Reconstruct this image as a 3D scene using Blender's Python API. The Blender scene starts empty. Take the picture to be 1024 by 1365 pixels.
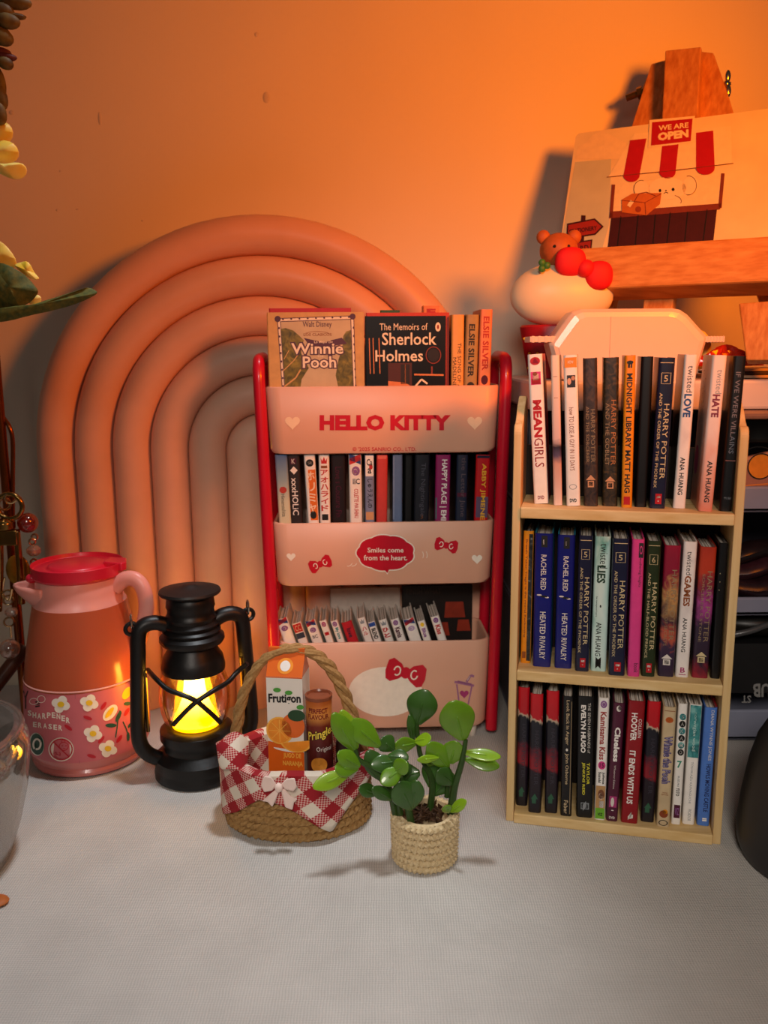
import bpy, math, random
from mathutils import Vector, Matrix
random.seed(7)
U = 0.01                                   # everything below is written in centimetres
scene = bpy.context.scene
col = scene.collection

# ------------------------------------------------------------------ camera, world, lights
CAM_H, FPX, PITCH, ROLL = 20.0, 1150.0, 0.183, -0.007
cR = Vector((math.cos(ROLL), math.sin(ROLL)*math.sin(PITCH), math.sin(ROLL)*math.cos(PITCH)))
cU = Vector((-math.sin(ROLL), math.cos(ROLL)*math.sin(PITCH), math.cos(ROLL)*math.cos(PITCH)))
cF = Vector((0, math.cos(PITCH), -math.sin(PITCH)))
EYE = Vector((0, 0, CAM_H))
cam_d = bpy.data.cameras.new('camera'); cam = bpy.data.objects.new('camera', cam_d); col.objects.link(cam)
rot = Matrix((cR, cU, -cF)).transposed()
cam.matrix_world = Matrix.Translation(EYE*U) @ rot.to_4x4()
cam_d.sensor_fit = 'VERTICAL'; cam_d.sensor_height = 24; cam_d.lens = 24*FPX/1365
cam_d.clip_start = 0.01; cam_d.clip_end = 20
cam_d.dof.use_dof = True; cam_d.dof.focus_distance = 0.37; cam_d.dof.aperture_fstop = 9
scene.camera = cam
vs = scene.view_settings
vs.view_transform = 'Standard'; vs.look = 'None'; vs.exposure = 0.0; vs.gamma = 1; vs.use_curve_mapping = False

world = bpy.data.worlds.new('room_light'); scene.world = world; world.use_nodes = True
bgn = world.node_tree.nodes['Background']; bgn.inputs[0].default_value = (1.0, .90, .83, 1); bgn.inputs[1].default_value = 0.045

def lamp(name, typ, loc, energy, color, target=None, **kw):
    d = bpy.data.lights.new(name, typ); d.energy = energy; d.color = color
    for k, v in kw.items(): setattr(d, k, v)
    o = bpy.data.objects.new(name, d); col.objects.link(o); o.location = Vector(loc)*U
    if target is not None:
        o.rotation_euler = (Vector(target)-Vector(loc)).to_track_quat('-Z', 'Y').to_euler()
    return o
lamp('sunset_lamp', 'SPOT', (22, 14, 33), 6.6, (1.0, .205, .0), (2.5, 50.5, 30.0), spot_size=math.radians(90), spot_blend=1.0, shadow_soft_size=.038)
lamp('ceiling_lamp', 'SPOT', (5, 31, 85), 15.0, (.92, .96, 1.0), (-11, 27, 0), spot_size=math.radians(28), spot_blend=.6, shadow_soft_size=.04)
lamp('front_fill', 'SPOT', (-2, -25, 42), 9.0, (1.0, .90, .80), (6, 34, 6), spot_size=math.radians(46), spot_blend=1.0, shadow_soft_size=.08)  # added unseen fill from the front, cone kept low to spare the upper wall

def ray(px, py): return (cF + cR*((px-512)/FPX) - cU*((py-682.5)/FPX))
def at(px, py, Y):
    d = ray(px, py); return EYE + d*(Y/d.y)
def fl(px, py, z=0.0):
    d = ray(px, py); return EYE + d*((z-CAM_H)/d.z)
def hit(px, py, P0, n):
    d = ray(px, py); return EYE + d*((P0-EYE).dot(n)/d.dot(n))

# ------------------------------------------------------------------ materials
def lin(h):
    h = h.lstrip('#'); c = [int(h[i:i+2], 16)/255 for i in (0, 2, 4)]
    return [x/12.92 if x <= .04045 else ((x+.055)/1.055)**2.4 for x in c]
_mats = {}
def mat(hexc, rough=.5, var=.08, scale=300, stretch=(1, 1, 1), bump=0.0, metal=0.0, trans=0.0, sss=0.0, coat=0.0, ior=1.45, name=None, var2=None):
    key = (hexc, rough, var, scale, stretch, bump, metal, trans, sss, coat, ior, var2)
    if key in _mats: return _mats[key]
    m = bpy.data.materials.new(name or 'mat_'+hexc.lstrip('#')); m.use_nodes = True
    nt = m.node_tree; b = nt.nodes['Principled BSDF']
    c = lin(hexc)
    tc = nt.nodes.new('ShaderNodeTexCoord'); mp = nt.nodes.new('ShaderNodeMapping'); mp.inputs['Scale'].default_value = stretch
    nz = nt.nodes.new('ShaderNodeTexNoise'); nz.inputs['Scale'].default_value = scale; nz.inputs['Detail'].default_value = 3
    rp = nt.nodes.new('ShaderNodeValToRGB')
    rp.color_ramp.elements[0].position = .3; rp.color_ramp.elements[1].position = .7
    lo = lin(var2) if var2 else [x*(1-var) for x in c]; hi = c if var2 else [min(1, x*(1+var)) for x in c]
    rp.color_ramp.elements[0].color = (*lo, 1); rp.color_ramp.elements[1].color = (*hi, 1)
    nt.links.new(tc.outputs['Object'], mp.inputs['Vector']); nt.links.new(mp.outputs['Vector'], nz.inputs['Vector'])
    nt.links.new(nz.outputs['Fac'], rp.inputs['Fac']); nt.links.new(rp.outputs['Color'], b.inputs['Base Color'])
    if bump:
        bp = nt.nodes.new('ShaderNodeBump'); bp.inputs['Strength'].default_value = bump; bp.inputs['Distance'].default_value = .0008
        nt.links.new(nz.outputs['Fac'], bp.inputs['Height']); nt.links.new(bp.outputs['Normal'], b.inputs['Normal'])
    b.inputs['Roughness'].default_value = rough; b.inputs['Metallic'].default_value = metal
    b.inputs['Transmission Weight'].default_value = trans; b.inputs['IOR'].default_value = ior
    b.inputs['Coat Weight'].default_value = coat
    if sss:
        b.inputs['Subsurface Weight'].default_value = sss; b.inputs['Subsurface Radius'].default_value = (.004, .002, .0015); b.inputs['Subsurface Scale'].default_value = 1
    _mats[key] = m
    return m
def clear(name, tint, gloss=.12, rough=.05, body=0.0, bodycol='#ffffff'):
    m = bpy.data.materials.new(name); m.use_nodes = True; nt = m.node_tree
    nt.nodes.remove(nt.nodes['Principled BSDF']); out = nt.nodes['Material Output']
    t = nt.nodes.new('ShaderNodeBsdfTransparent'); t.inputs[0].default_value = (*lin(tint), 1)
    g = nt.nodes.new('ShaderNodeBsdfGlossy'); g.inputs['Roughness'].default_value = rough
    lw = nt.nodes.new('ShaderNodeLayerWeight'); lw.inputs[0].default_value = .35
    ma = nt.nodes.new('ShaderNodeMath'); ma.operation = 'MULTIPLY_ADD'; ma.inputs[1].default_value = .5; ma.inputs[2].default_value = gloss*.4
    nt.links.new(lw.outputs['Facing'], ma.inputs[0])
    mx = nt.nodes.new('ShaderNodeMixShader'); nt.links.new(ma.outputs[0], mx.inputs[0])
    base = t
    if body:
        df = nt.nodes.new('ShaderNodeBsdfDiffuse'); df.inputs[0].default_value = (*lin(bodycol), 1)
        m2 = nt.nodes.new('ShaderNodeMixShader'); m2.inputs[0].default_value = body
        nt.links.new(t.outputs[0], m2.inputs[1]); nt.links.new(df.outputs[0], m2.inputs[2]); base = m2
    nt.links.new(base.outputs[0], mx.inputs[1]); nt.links.new(g.outputs[0], mx.inputs[2])
    nt.links.new(mx.outputs[0], out.inputs['Surface'])
    return m
def swirl(name, stops, scale=90, rough=.35, stretch=(1, 1, 1), dist=1.5, axis=None):
    """printed picture covers: noise run through a colour ramp; with axis, a gradient along the spine disturbed by noise"""
    m = bpy.data.materials.new(name); m.use_nodes = True; nt = m.node_tree; b = nt.nodes['Principled BSDF']
    tc = nt.nodes.new('ShaderNodeTexCoord'); mp = nt.nodes.new('ShaderNodeMapping'); mp.inputs['Scale'].default_value = stretch
    nz = nt.nodes.new('ShaderNodeTexNoise'); nz.inputs['Scale'].default_value = scale; nz.inputs['Detail'].default_value = 4; nz.inputs['Distortion'].default_value = dist
    rp = nt.nodes.new('ShaderNodeValToRGB'); rp.color_ramp.elements[0].position = stops[0][0]; rp.color_ramp.elements[0].color = (*lin(stops[0][1]), 1)
    rp.color_ramp.elements[1].position = stops[-1][0]; rp.color_ramp.elements[1].color = (*lin(stops[-1][1]), 1)
    for p, c in stops[1:-1]:
        e = rp.color_ramp.elements.new(p); e.color = (*lin(c), 1)
    nt.links.new(tc.outputs['Object'], mp.inputs['Vector']); nt.links.new(mp.outputs['Vector'], nz.inputs['Vector'])
    fac = nz.outputs['Fac']
    if axis:                                # axis = (dx, dz, height_m, noise amount): gradient over object z and x
        sx = nt.nodes.new('ShaderNodeSeparateXYZ'); nt.links.new(tc.outputs['Object'], sx.inputs[0])
        a = nt.nodes.new('ShaderNodeMath'); a.operation = 'MULTIPLY'; a.inputs[1].default_value = axis[1]/axis[2]; nt.links.new(sx.outputs['Z'], a.inputs[0])
        c = nt.nodes.new('ShaderNodeMath'); c.operation = 'MULTIPLY_ADD'; c.inputs[1].default_value = axis[0]/axis[2]; nt.links.new(sx.outputs['X'], c.inputs[0]); nt.links.new(a.outputs[0], c.inputs[2])
        d = nt.nodes.new('ShaderNodeMath'); d.operation = 'MULTIPLY_ADD'; d.inputs[1].default_value = axis[3]; nt.links.new(nz.outputs['Fac'], d.inputs[0]); nt.links.new(c.outputs[0], d.inputs[2])
        e = nt.nodes.new('ShaderNodeMath'); e.operation = 'SUBTRACT'; e.inputs[1].default_value = axis[3]*.5; nt.links.new(d.outputs[0], e.inputs[0]); fac = e.outputs[0]
    nt.links.new(fac, rp.inputs['Fac']); nt.links.new(rp.outputs['Color'], b.inputs['Base Color'])
    b.inputs['Roughness'].default_value = rough
    return m

# ------------------------------------------------------------------ mesh builder
_tx = {}
def text_mesh(s, bold):
    k = (s, bold)
    if k in _tx: return _tx[k]
    cu = bpy.data.curves.new('lettering', 'FONT'); cu.body = s; cu.size = 1; cu.resolution_u = 2; cu.offset = bold
    o = bpy.data.objects.new('lettering', cu); col.objects.link(o)
    dg = bpy.context.evaluated_depsgraph_get(); dg.update()
    ev = o.evaluated_get(dg); me = ev.to_mesh()
    v = [(p.co.x, p.co.y) for p in me.vertices]; f = [tuple(p.vertices) for p in me.polygons]
    ev.to_mesh_clear(); bpy.data.objects.remove(o); bpy.data.curves.remove(cu)
    x0 = min(p[0] for p in v); x1 = max(p[0] for p in v); y0 = min(p[1] for p in v); y1 = max(p[1] for p in v)
    v = [((p[0]-x0)/(x1-x0), (p[1]-y0)/(y1-y0)) for p in v]
    _tx[k] = (v, f, (x1-x0)/(y1-y0))
    return _tx[k]

class MB:
    def __init__(s): s.v = []; s.f = []; s.m = []; s.mats = []; s.sm = []; s.uv = {}
    def mi(s, m):
        if m not in s.mats: s.mats.append(m)
        return s.mats.index(m)
    def add(s, vs_, fs, m, smooth=False, uvs=None):
        b = len(s.v); s.v += [Vector(p) for p in vs_]; i = s.mi(m)
        for f in fs:
            s.f.append(tuple(b+k for k in f)); s.m.append(i); s.sm.append(smooth)
        if uvs:
            for k, t in enumerate(uvs): s.uv[b+k] = t
        return s
    def box(s, c, size, m, T=None):
        x, y, z = c; a, b, d = (k/2 for k in size)
        p = [(x+i*a, y+j*b, z+k*d) for i in (-1, 1) for j in (-1, 1) for k in (-1, 1)]
        if T: p = [T(*q) for q in p]
        return s.add(p, [(0, 1, 3, 2), (4, 6, 7, 5), (0, 4, 5, 1), (2, 3, 7, 6), (0, 2, 6, 4), (1, 5, 7, 3)], m)
    def poly(s, pts, m): return s.add(pts, [tuple(range(len(pts)))], m)
    def prism(s, front, back, m, smooth=False):
        n = len(front)
        return s.add(list(front)+list(back), [tuple(range(n)), tuple(range(2*n-1, n-1, -1))]+[(i, i+n, (i+1) % n+n, (i+1) % n) for i in range(n)], m, smooth)
    def ell(s, fn, x, y, rx, ry, m, rotd=0, n=18, a0=0, a1=360):
        c, sn = math.cos(math.radians(rotd)), math.sin(math.radians(rotd)); pts = []
        for k in range(n):
            t = math.radians(a0+(a1-a0)*k/(n if a1-a0 >= 360 else n-1)); ex, ey = rx*math.cos(t), ry*math.sin(t)
            pts.append(fn(x+ex*c-ey*sn, y+ex*sn+ey*c))
        return s.poly(pts, m)
    def ring(s, fn, x, y, rx, ry, w, m, n=24, a0=0, a1=360):
        i_, o_ = [], []; full = a1-a0 >= 360; cnt = n if full else n+1
        for k in range(cnt):
            t = math.radians(a0+(a1-a0)*k/n)
            i_.append(fn(x+(rx-w)*math.cos(t), y+(ry-w)*math.sin(t))); o_.append(fn(x+rx*math.cos(t), y+ry*math.sin(t)))
        fs = [(k, (k+1) % cnt, (k+1) % cnt+cnt, k+cnt) for k in range(n)]
        return s.add(i_+o_, fs, m)
    def line(s, fn, pts, w, m):
        for (x0, y0), (x1, y1) in zip(pts, pts[1:]):
            L = math.hypot(x1-x0, y1-y0) or 1; nx, ny = -(y1-y0)/L*w/2, (x1-x0)/L*w/2
            s.poly([fn(x0+nx, y0+ny), fn(x1+nx, y1+ny), fn(x1-nx, y1-ny), fn(x0-nx, y0-ny)], m)
        return s
    def text(s, string, fn, m, bold=0.0):
        """fn maps the unit box of the word to space"""
        v, f, _ = text_mesh(string, bold)
        return s.add([fn(a, b) for a, b in v], f, m)
    def tube(s, path, r, m, n=10, closed=False, smooth=True, flat=1.0):
        P = [Vector(p) for p in path]; N = len(P); R = r if isinstance(r, (list, tuple)) else [r]*N
        rings = []; up = None
        for i in range(N):
            if closed: t = P[(i+1) % N]-P[i-1]
            else: t = P[min(i+1, N-1)]-P[max(i-1, 0)]
            t.normalize()
            if up is None:
                up = Vector((0, 0, 1)) if abs(t.z) < .9 else Vector((0, 1, 0))
            a = (up - t*up.dot(t)); a.normalize(); b = t.cross(a); up = a
            rings.append([P[i]+a*(R[i]*math.cos(2*math.pi*k/n))+b*(R[i]*flat*math.sin(2*math.pi*k/n)) for k in range(n)])
        fs = []; M_ = N if closed else N-1
        for i in range(M_):
            for k in range(n):
                j = (i+1) % N; fs.append((i*n+k, i*n+(k+1) % n, j*n+(k+1) % n, j*n+k))
        if not closed: fs += [tuple(range(n-1, -1, -1)), tuple(range((N-1)*n, N*n))]
        return s.add([p for q in rings for p in q], fs, m, smooth)
    def lathe(s, prof, c, m, n=40, sx=1.0, sy=1.0, caps=True, smooth=True):
        cx, cy = c[0], c[1]; vs_ = []
        for r, z in prof:
            for k in range(n):
                t = 2*math.pi*k/n; vs_.append((cx+r*sx*math.cos(t), cy+r*sy*math.sin(t), z))
        fs = [(i*n+k, i*n+(k+1) % n, (i+1)*n+(k+1) % n, (i+1)*n+k) for i in range(len(prof)-1) for k in range(n)]
        if caps: fs += [tuple(range(n-1, -1, -1)), tuple(range((len(prof)-1)*n, len(prof)*n))]
        return s.add(vs_, fs, m, smooth)
    def ball(s, c, r, m, nu=20, nv=12, f=None):
        c = Vector(c); r = (r, r, r) if not isinstance(r, (tuple, list)) else r; vs_ = []
        for j in range(nv+1):
            ph = math.pi*j/nv
            for i in range(nu):
                th = 2*math.pi*i/nu; p = Vector((math.sin(ph)*math.cos(th), math.sin(ph)*math.sin(th), -math.cos(ph)))
                if f: p = f(p)
                vs_.append(c+Vector((p.x*r[0], p.y*r[1], p.z*r[2])))
        fs = [(j*nu+i, j*nu+(i+1) % nu, (j+1)*nu+(i+1) % nu, (j+1)*nu+i) for j in range(nv) for i in range(nu)]
        return s.add(vs_, fs, m, True)
    def build(s, name, parent=None, bevel=0, sharp=40, sub=0, local=False, solid=0):
        me = bpy.data.meshes.new(name)
        off = Vector((0, 0, 0))
        if parent is not None and not local: off = parent.matrix_basis.translation/U
        vv = [(p-off)*U for p in s.v]
        me.from_pydata([tuple(p) for p in vv], [], s.f)
        for m in s.mats: me.materials.append(m)
        me.polygons.foreach_set('material_index', s.m); me.polygons.foreach_set('use_smooth', s.sm)
        if s.uv:
            ul = me.uv_layers.new(name='UVMap')
            for lp in me.loops:
                ul.data[lp.index].uv = s.uv.get(lp.vertex_index, (0, 0))
        me.validate(); me.update()
        if any(s.sm): me.set_sharp_from_angle(angle=math.radians(sharp))
        o = bpy.data.objects.new(name, me); col.objects.link(o)
        if parent is not None: o.parent = parent
        if solid:
            md = o.modifiers.new('thick', 'SOLIDIFY'); md.thickness = solid*U; md.offset = 0
        if sub:
            md = o.modifiers.new('smooth', 'SUBSURF'); md.levels = sub; md.render_levels = sub
        if bevel:
            md = o.modifiers.new('edge', 'BEVEL'); md.width = bevel*U; md.segments = 2; md.limit_method = 'ANGLE'; md.angle_limit = math.radians(40)
        return o

def thing(name, label, cat, loc=(0, 0, 0), group=None, M=None):
    o = bpy.data.objects.new(name, None); col.objects.link(o); o.empty_display_size = .01
    if M is not None:
        o.location = M.to_translation()*U; o.rotation_euler = M.to_euler()
    else: o.location = Vector(loc)*U
    o.matrix_basis = Matrix.LocRotScale(o.location, o.rotation_euler, None)
    o['label'] = label; o['category'] = cat
    if group: o['group'] = group
    return o
def tag(o, label, cat, group=None):
    o['label'] = label; o['category'] = cat
    if group: o['group'] = group
    return o
def sub(mb, name, part, root, **kw):
    """a sub-part written in world centimetres under a part of a thing that only has a location"""
    o = mb.build(name, None, **kw)
    off = root.matrix_basis.translation
    for v in o.data.vertices: v.co -= off
    o.parent = part
    return o

def rrect(x0, y0, x1, y1, r, n=6):
    pts = []
    for cx, cy, a in ((x1-r, y0+r, -90), (x1-r, y1-r, 0), (x0+r, y1-r, 90), (x0+r, y0+r, 180)):
        for k in range(n+1):
            t = math.radians(a+90*k/n); pts.append((cx+r*math.cos(t), cy+r*math.sin(t)))
    return pts
def spline(pts, n=8):
    P = [Vector(p) for p in pts]; out = []
    for i in range(len(P)-1):
        a, b, c, d = P[max(i-1, 0)], P[i], P[i+1], P[min(i+2, len(P)-1)]
        for k in range(n):
            t = k/n; out.append(.5*((2*b)+(c-a)*t+(2*a-5*b+4*c-d)*t*t+(3*b-a-3*c+d)*t**3))
    out.append(P[-1]); return out

# ------------------------------------------------------------------ the setting
WALLY = 50.5
def paint():
    m = mat('#efe0c8', .55, .03, 8, name='wall_paint'); nt = m.node_tree; b = nt.nodes['Principled BSDF']
    tc = nt.nodes.new('ShaderNodeTexCoord')
    n1 = nt.nodes.new('ShaderNodeTexNoise'); n1.inputs['Scale'].default_value = 90; n1.inputs['Detail'].default_value = 5
    v1 = nt.nodes.new('ShaderNodeTexNoise'); v1.inputs['Scale'].default_value = 14; v1.inputs['Detail'].default_value = 2
    ad = nt.nodes.new('ShaderNodeMath'); ad.operation = 'MULTIPLY_ADD'; ad.inputs[1].default_value = .25
    bp = nt.nodes.new('ShaderNodeBump'); bp.inputs['Strength'].default_value = .25; bp.inputs['Distance'].default_value = .0015
    nt.links.new(tc.outputs['Object'], n1.inputs['Vector']); nt.links.new(tc.outputs['Object'], v1.inputs['Vector'])
    nt.links.new(n1.outputs['Fac'], ad.inputs[0]); nt.links.new(v1.outputs['Fac'], ad.inputs[2])
    nt.links.new(ad.outputs[0], bp.inputs['Height']); nt.links.new(bp.outputs['Normal'], b.inputs['Normal'])
    return m
w = MB(); w.box((0, WALLY+2, 40), (220, 4, 140), paint())
for px, py, rx, rz in ((133, 158, .10, .35), (15, 150, .14, .12), (76, 280, .07, .06), (103, 279, .08, .05), (190, 294, .07, .05), (80, 228, .06, .06), (355, 130, .2, .3), (342, 46, .12, .12)):
    p = at(px, py, WALLY); w.ball(p, (rx, .035, rz), mat('#d8cbbd', .6, .05), 10, 8)
wall = w.build('wall_back'); wall['kind'] = 'structure'

def weave():
    m = mat('#cfc9c2', .9, .06, 40, name='canvas_weave'); nt = m.node_tree; b = nt.nodes['Principled BSDF']
    tc = nt.nodes.new('ShaderNodeTexCoord'); hs = []
    for d in ('X', 'Y'):
        wv = nt.nodes.new('ShaderNodeTexWave'); wv.bands_direction = d; wv.inputs['Scale'].default_value = 330
        wv.inputs['Distortion'].default_value = 2.6; wv.inputs['Detail'].default_value = 2; wv.inputs['Detail Scale'].default_value = .6
        nt.links.new(tc.outputs['Object'], wv.inputs['Vector']); hs.append(wv)
    ad = nt.nodes.new('ShaderNodeMath'); ad.operation = 'ADD'
    nt.links.new(hs[0].outputs['Fac'], ad.inputs[0]); nt.links.new(hs[1].outputs['Fac'], ad.inputs[1])
    bp = nt.nodes.new('ShaderNodeBump'); bp.inputs['Strength'].default_value = .42; bp.inputs['Distance'].default_value = .0004
    nt.links.new(ad.outputs[0], bp.inputs['Height']); nt.links.new(bp.outputs['Normal'], b.inputs['Normal'])
    old = b.inputs['Base Color'].links[0].from_socket
    mr = nt.nodes.new('ShaderNodeMapRange'); mr.inputs['From Max'].default_value = 2; mr.inputs['To Min'].default_value = .80; mr.inputs['To Max'].default_value = 1.05
    nt.links.new(ad.outputs[0], mr.inputs['Value'])
    mx = nt.nodes.new('ShaderNodeMix'); mx.data_type = 'RGBA'; mx.blend_type = 'MULTIPLY'; mx.inputs['Factor'].default_value = 1
    nt.links.new(old, mx.inputs['A']); nt.links.new(mr.outputs[0], mx.inputs['B']); nt.links.new(mx.outputs['Result'], b.inputs['Base Color'])
    b.inputs['Sheen Weight'].default_value = .15
    return m
t = MB()
nx, ny = 60, 40
g = [(-70+140*i/nx, -15+(WALLY+14.8)*j/ny) for j in range(ny+1) for i in range(nx+1)]
t.add([(x, y, 0) for x, y in g], [(j*(nx+1)+i, j*(nx+1)+i+1, (j+1)*(nx+1)+i+1, (j+1)*(nx+1)+i) for j in range(ny) for i in range(nx)], weave(), True)
t.box((0, WALLY/2-7.6, -.21), (140, WALLY+14.8, .4), weave())
tag(t.build('tablecloth'), 'pale grey woven canvas cloth covering the whole table top', 'tablecloth')
tb = MB(); tb.box((0, WALLY/2-7.6, -2.0), (140, WALLY+14.8, 3.1), mat('#6b4a32', .5, .2, 60, (1, 8, 8)))
o = tb.build('floor'); o.name = 'trim_1'; o['kind'] = 'structure'

# ------------------------------------------------------------------ rainbow arch against the wall
AX, AY, ARAD = -6.55, 47.3, 12.45
AR = ARAD/12
arch = thing('rainbow_arch', 'large pale pink arch of six nested round tubes standing by the wall', 'ornament', (AX, AY, 0))
pink = mat('#e2ae92', .42, .04, 60, name='arch_plastic')
CZ = 14.7
for k in range(6):
    R = ARAD-AR*(2*k+1); b = MB(); path = [(AX-R, AY, .02+CZ*i/10) for i in range(10)]
    path += [(AX-R*math.cos(math.pi*i/36), AY, CZ+R*math.sin(math.pi*i/36)) for i in range(37)]
    path += [(AX+R, AY, CZ-(CZ-.02)*i/10) for i in range(1, 11)]
    b.tube(path, AR*1.0, pink, 22); b.build('tube', arch)

# ------------------------------------------------------------------ pencil-sharpener jug
def solve_lathe(cx, cy, rf, px, py, lift=.02):
    Y = cy-rf(3)
    for _ in range(30):
        P = at(px, py, Y); r = rf(P.z)+lift; dx = max(-r*.998, min(r*.998, P.x-cx)); Y = cy-math.sqrt(r*r-dx*dx)
    return at(px, py, Y)
JX, JY = -15.0, 41.0
jprof = [(0, .02), (2.5, .02), (2.72, .12), (2.78, .3), (2.70, .45), (2.78, .55), (2.92, .9), (2.99, 1.6), (2.98, 2.6), (2.94, 3.6), (2.86, 4.5), (2.74, 5.4), (2.58, 6.3), (2.42, 7.1), (2.28, 7.8), (2.22, 8.1)]
def interp(prof):
    def f(z):
        for (r0, z0), (r1, z1) in zip(prof, prof[1:]):
            if z0 <= z <= z1 and z1 > z0: return r0+(r1-r0)*(z-z0)/(z1-z0)
        return prof[1][0] if z < prof[0][1]+.05 else prof[-1][0]
    return f
jr = interp(jprof[3:])
def onjug(px, py): return solve_lathe(JX, JY, jr, px, py, .03)
jug = thing('sharpener_jug', 'pink translucent toy jug with red lid and daisy label beside the lantern', 'jug', (JX, JY, 0))
jb = mat('#c9603c', .22, .03, 40, trans=.15, sss=.3, coat=.3, name='jug_plastic'); jpink = mat('#f0a092', .35, .03, 40, sss=.2); jred = mat('#d81f38', .35, .05, 60, coat=.2)
b = MB(); b.lathe(jprof[7:], (JX, JY), jb, 64); b.lathe(jprof[:8], (JX, JY), mat('#cf7770', .3, .04, 60, coat=.3), 64)
b.lathe([(2.90, 4.42), (2.905, 4.46), (2.87, 4.50)], (JX, JY), jpink, 64, caps=False); b.build('body', jug)
lab = mat('#cf6a70', .4, .04, 80); wht = mat('#f4ead8', .5, .03); yel = mat('#f2c522', .5, .05); grn = mat('#27523f', .5, .1); rd = mat('#c01c2c', .45, .05); ink = mat('#15120f', .5, .1)
b = MB(); lz = [(jr(z)+.015, z) for z in (.95, 1.4, 2.0, 2.6, 3.2, 3.8, 4.36)]
b.lathe(lz, (JX, JY), lab, 64, caps=False)
for x, y in ((81, 939), (119, 937), (124, 978), (144, 998), (55, 1090)):
    if y > 1050: continue
    for q in range(4):
        a = math.radians(q*90+20); b.ell(onjug, x+6.5*math.cos(a), y+6*math.sin(a), 6.2, 5.8, wht)
    b.ell(lambda u, v: solve_lathe(JX, JY, jr, u, v, .045), x, y, 4.6, 3.8, yel)
for x, y, r in ((138, 941, -55), (117, 957, 20), (91, 970, 35), (135, 986, -50), (122, 1008, 15), (159, 985, -55), (169, 949, -60)):
    b.ell(onjug, x, y, 6.2, 2.4, rd, r)
b.ell(onjug, 147, 950, 13, 7, wht, -50); b.ell(lambda u, v: solve_lathe(JX, JY, jr, u, v, .045), 146, 950, 9, 3, yel, -52)
b.line(onjug, [(160, 947), (157, 962), (156, 972), (154, 983)], 1.6, grn); b.ell(onjug, 158, 955, 8, 2.6, grn, -65); b.ell(onjug, 148, 967, 7.5, 2.8, grn, 0)
b.line(onjug, [(176, 920), (175, 940), (174, 952)], 1.2, grn); b.ell(onjug, 170, 938, 5, 2.6, grn, -5); b.ell(onjug, 169, 924, 9, 5, yel, -60); b.ell(onjug, 181, 918, 9, 3.5, yel, -75)
b.line(onjug, [(164, 962), (168, 970), (171, 980), (171, 988)], 1.6, grn); b.ell(onjug, 175, 965, 7, 2.2, grn, -50); b.ell(onjug, 171, 982, 6, 2, grn, 90)
b.line(onjug, [(31, 921), (34, 930), (34, 945)], 1.6, ink); b.line(onjug, [(37, 921), (34, 930)], 1.4, ink)
b.ring(onjug, 45, 935, 6, 4.5, .7, wht); b.ring(onjug, 55, 932, 5.5, 5, .7, wht)
for q in range(3): b.line(onjug, [(47, 936+q*3), (53, 935+q*3)], 1.7, ink)
def tj(x0, y0, x1, y1, h): return lambda a, c: onjug(x0+(x1-x0)*a, y0+(y1-y0)*a-h*c)
for i, ch in enumerate('SHARPENER'): b.text(ch, tj(37+i*6.4, 954+i*1.0+2.2*math.sin(i*.9), 42+i*6.4, 954.5+i*1.0+2.2*math.sin(i*.9), 7.5), wht, .03)
for i, ch in enumerate('ERASER'): b.text(ch, tj(44+i*6.8, 969+i*.9, 49+i*6.8, 969.6+i*.9, 7), wht, .03)
jl2 = lambda u, v: solve_lathe(JX, JY, jr, u, v, .045); jl3 = lambda u, v: solve_lathe(JX, JY, jr, u, v, .06)
b.ell(onjug, 49, 992, 10, 15.5, wht, -8, 24); b.ell(jl2, 49.3, 992, 8.8, 14.3, grn, -8, 24)
b.ring(jl3, 49.3, 992.5, 6.2, 8.5, 2.6, wht, a0=130, a1=330); b.ring(jl3, 49.3, 991.5, 6.2, 8.5, 2.6, wht, a0=-20, a1=110); b.poly([jl3(43, 990), (jl3(51, 983)), jl3(51, 992)], grn)
b.ell(onjug, 81.5, 999, 17, 16, wht, 0, 30); b.ring(jl2, 81.5, 999, 15.5, 14.6, 1.6, rd, 36); b.line(jl2, [(71, 989), (92, 1009)], 1.8, rd)
b.ring(jl2, 85, 995, 6.5, 6, 1.0, rd); b.ring(jl2, 84, 988, 3, 2, .8, rd); b.ell(jl3, 83, 994, .9, .9, rd, 0, 8); b.ell(jl3, 88, 994, .9, .9, rd, 0, 8); b.line(jl3, [(84, 997.5), (87, 998)], .8, rd)
b.text('0-3', tj(72.5, 1007, 81, 1008, 5), rd, .02)
b.line(onjug, [(100, 925), (106, 1018)], .5, mat('#a85a62', .5))
b.build('label_band', jug)
b = MB(); b.lathe([(2.2, 8.0), (2.2, 8.12), (2.1, 8.25), (2.04, 8.7), (2.0, 9.3), (1.95, 9.4), (1.75, 9.4)], (JX, JY), jpink, 56)
b.box((JX+1.95, JY-.25, 9.2), (.75, .62, .42), jpink); b.build('collar', jug, bevel=.05)
# spout: half cone pointing left
b = MB(); ax = Vector((-.96, -.28, 0)); pr = Vector((.28, -.96, 0)); rows = []
for i in range(9):
    q = i/8; c_ = Vector((JX, JY, 9.08))+ax*(1.55+1.38*q)+Vector((0, 0, .08*q)); wd = 1.15*(1-q)**.6+.10; dp = 1.35*(1-q)**.75+.12
    rows.append([c_+pr*(wd*math.cos(math.pi+math.pi*k/12))+Vector((0, 0, dp*math.sin(math.pi+math.pi*k/12))) for k in range(13)])
b.add([p for r in rows for p in r], [(i*13+k, i*13+k+1, (i+1)*13+k+1, (i+1)*13+k) for i in range(8) for k in range(12)], jpink, True)
b.build('spout', jug, solid=.12)
b = MB(); b.lathe([(0, 9.36), (1.98, 9.36), (2.14, 9.48), (2.16, 10.08), (2.08, 9.80), (1.85, 9.88), (1.52, 9.84), (1.42, 9.82), (1.36, 9.94), (1.25, 9.99), (0, 9.99)], (JX, JY), jred, 56)
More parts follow.
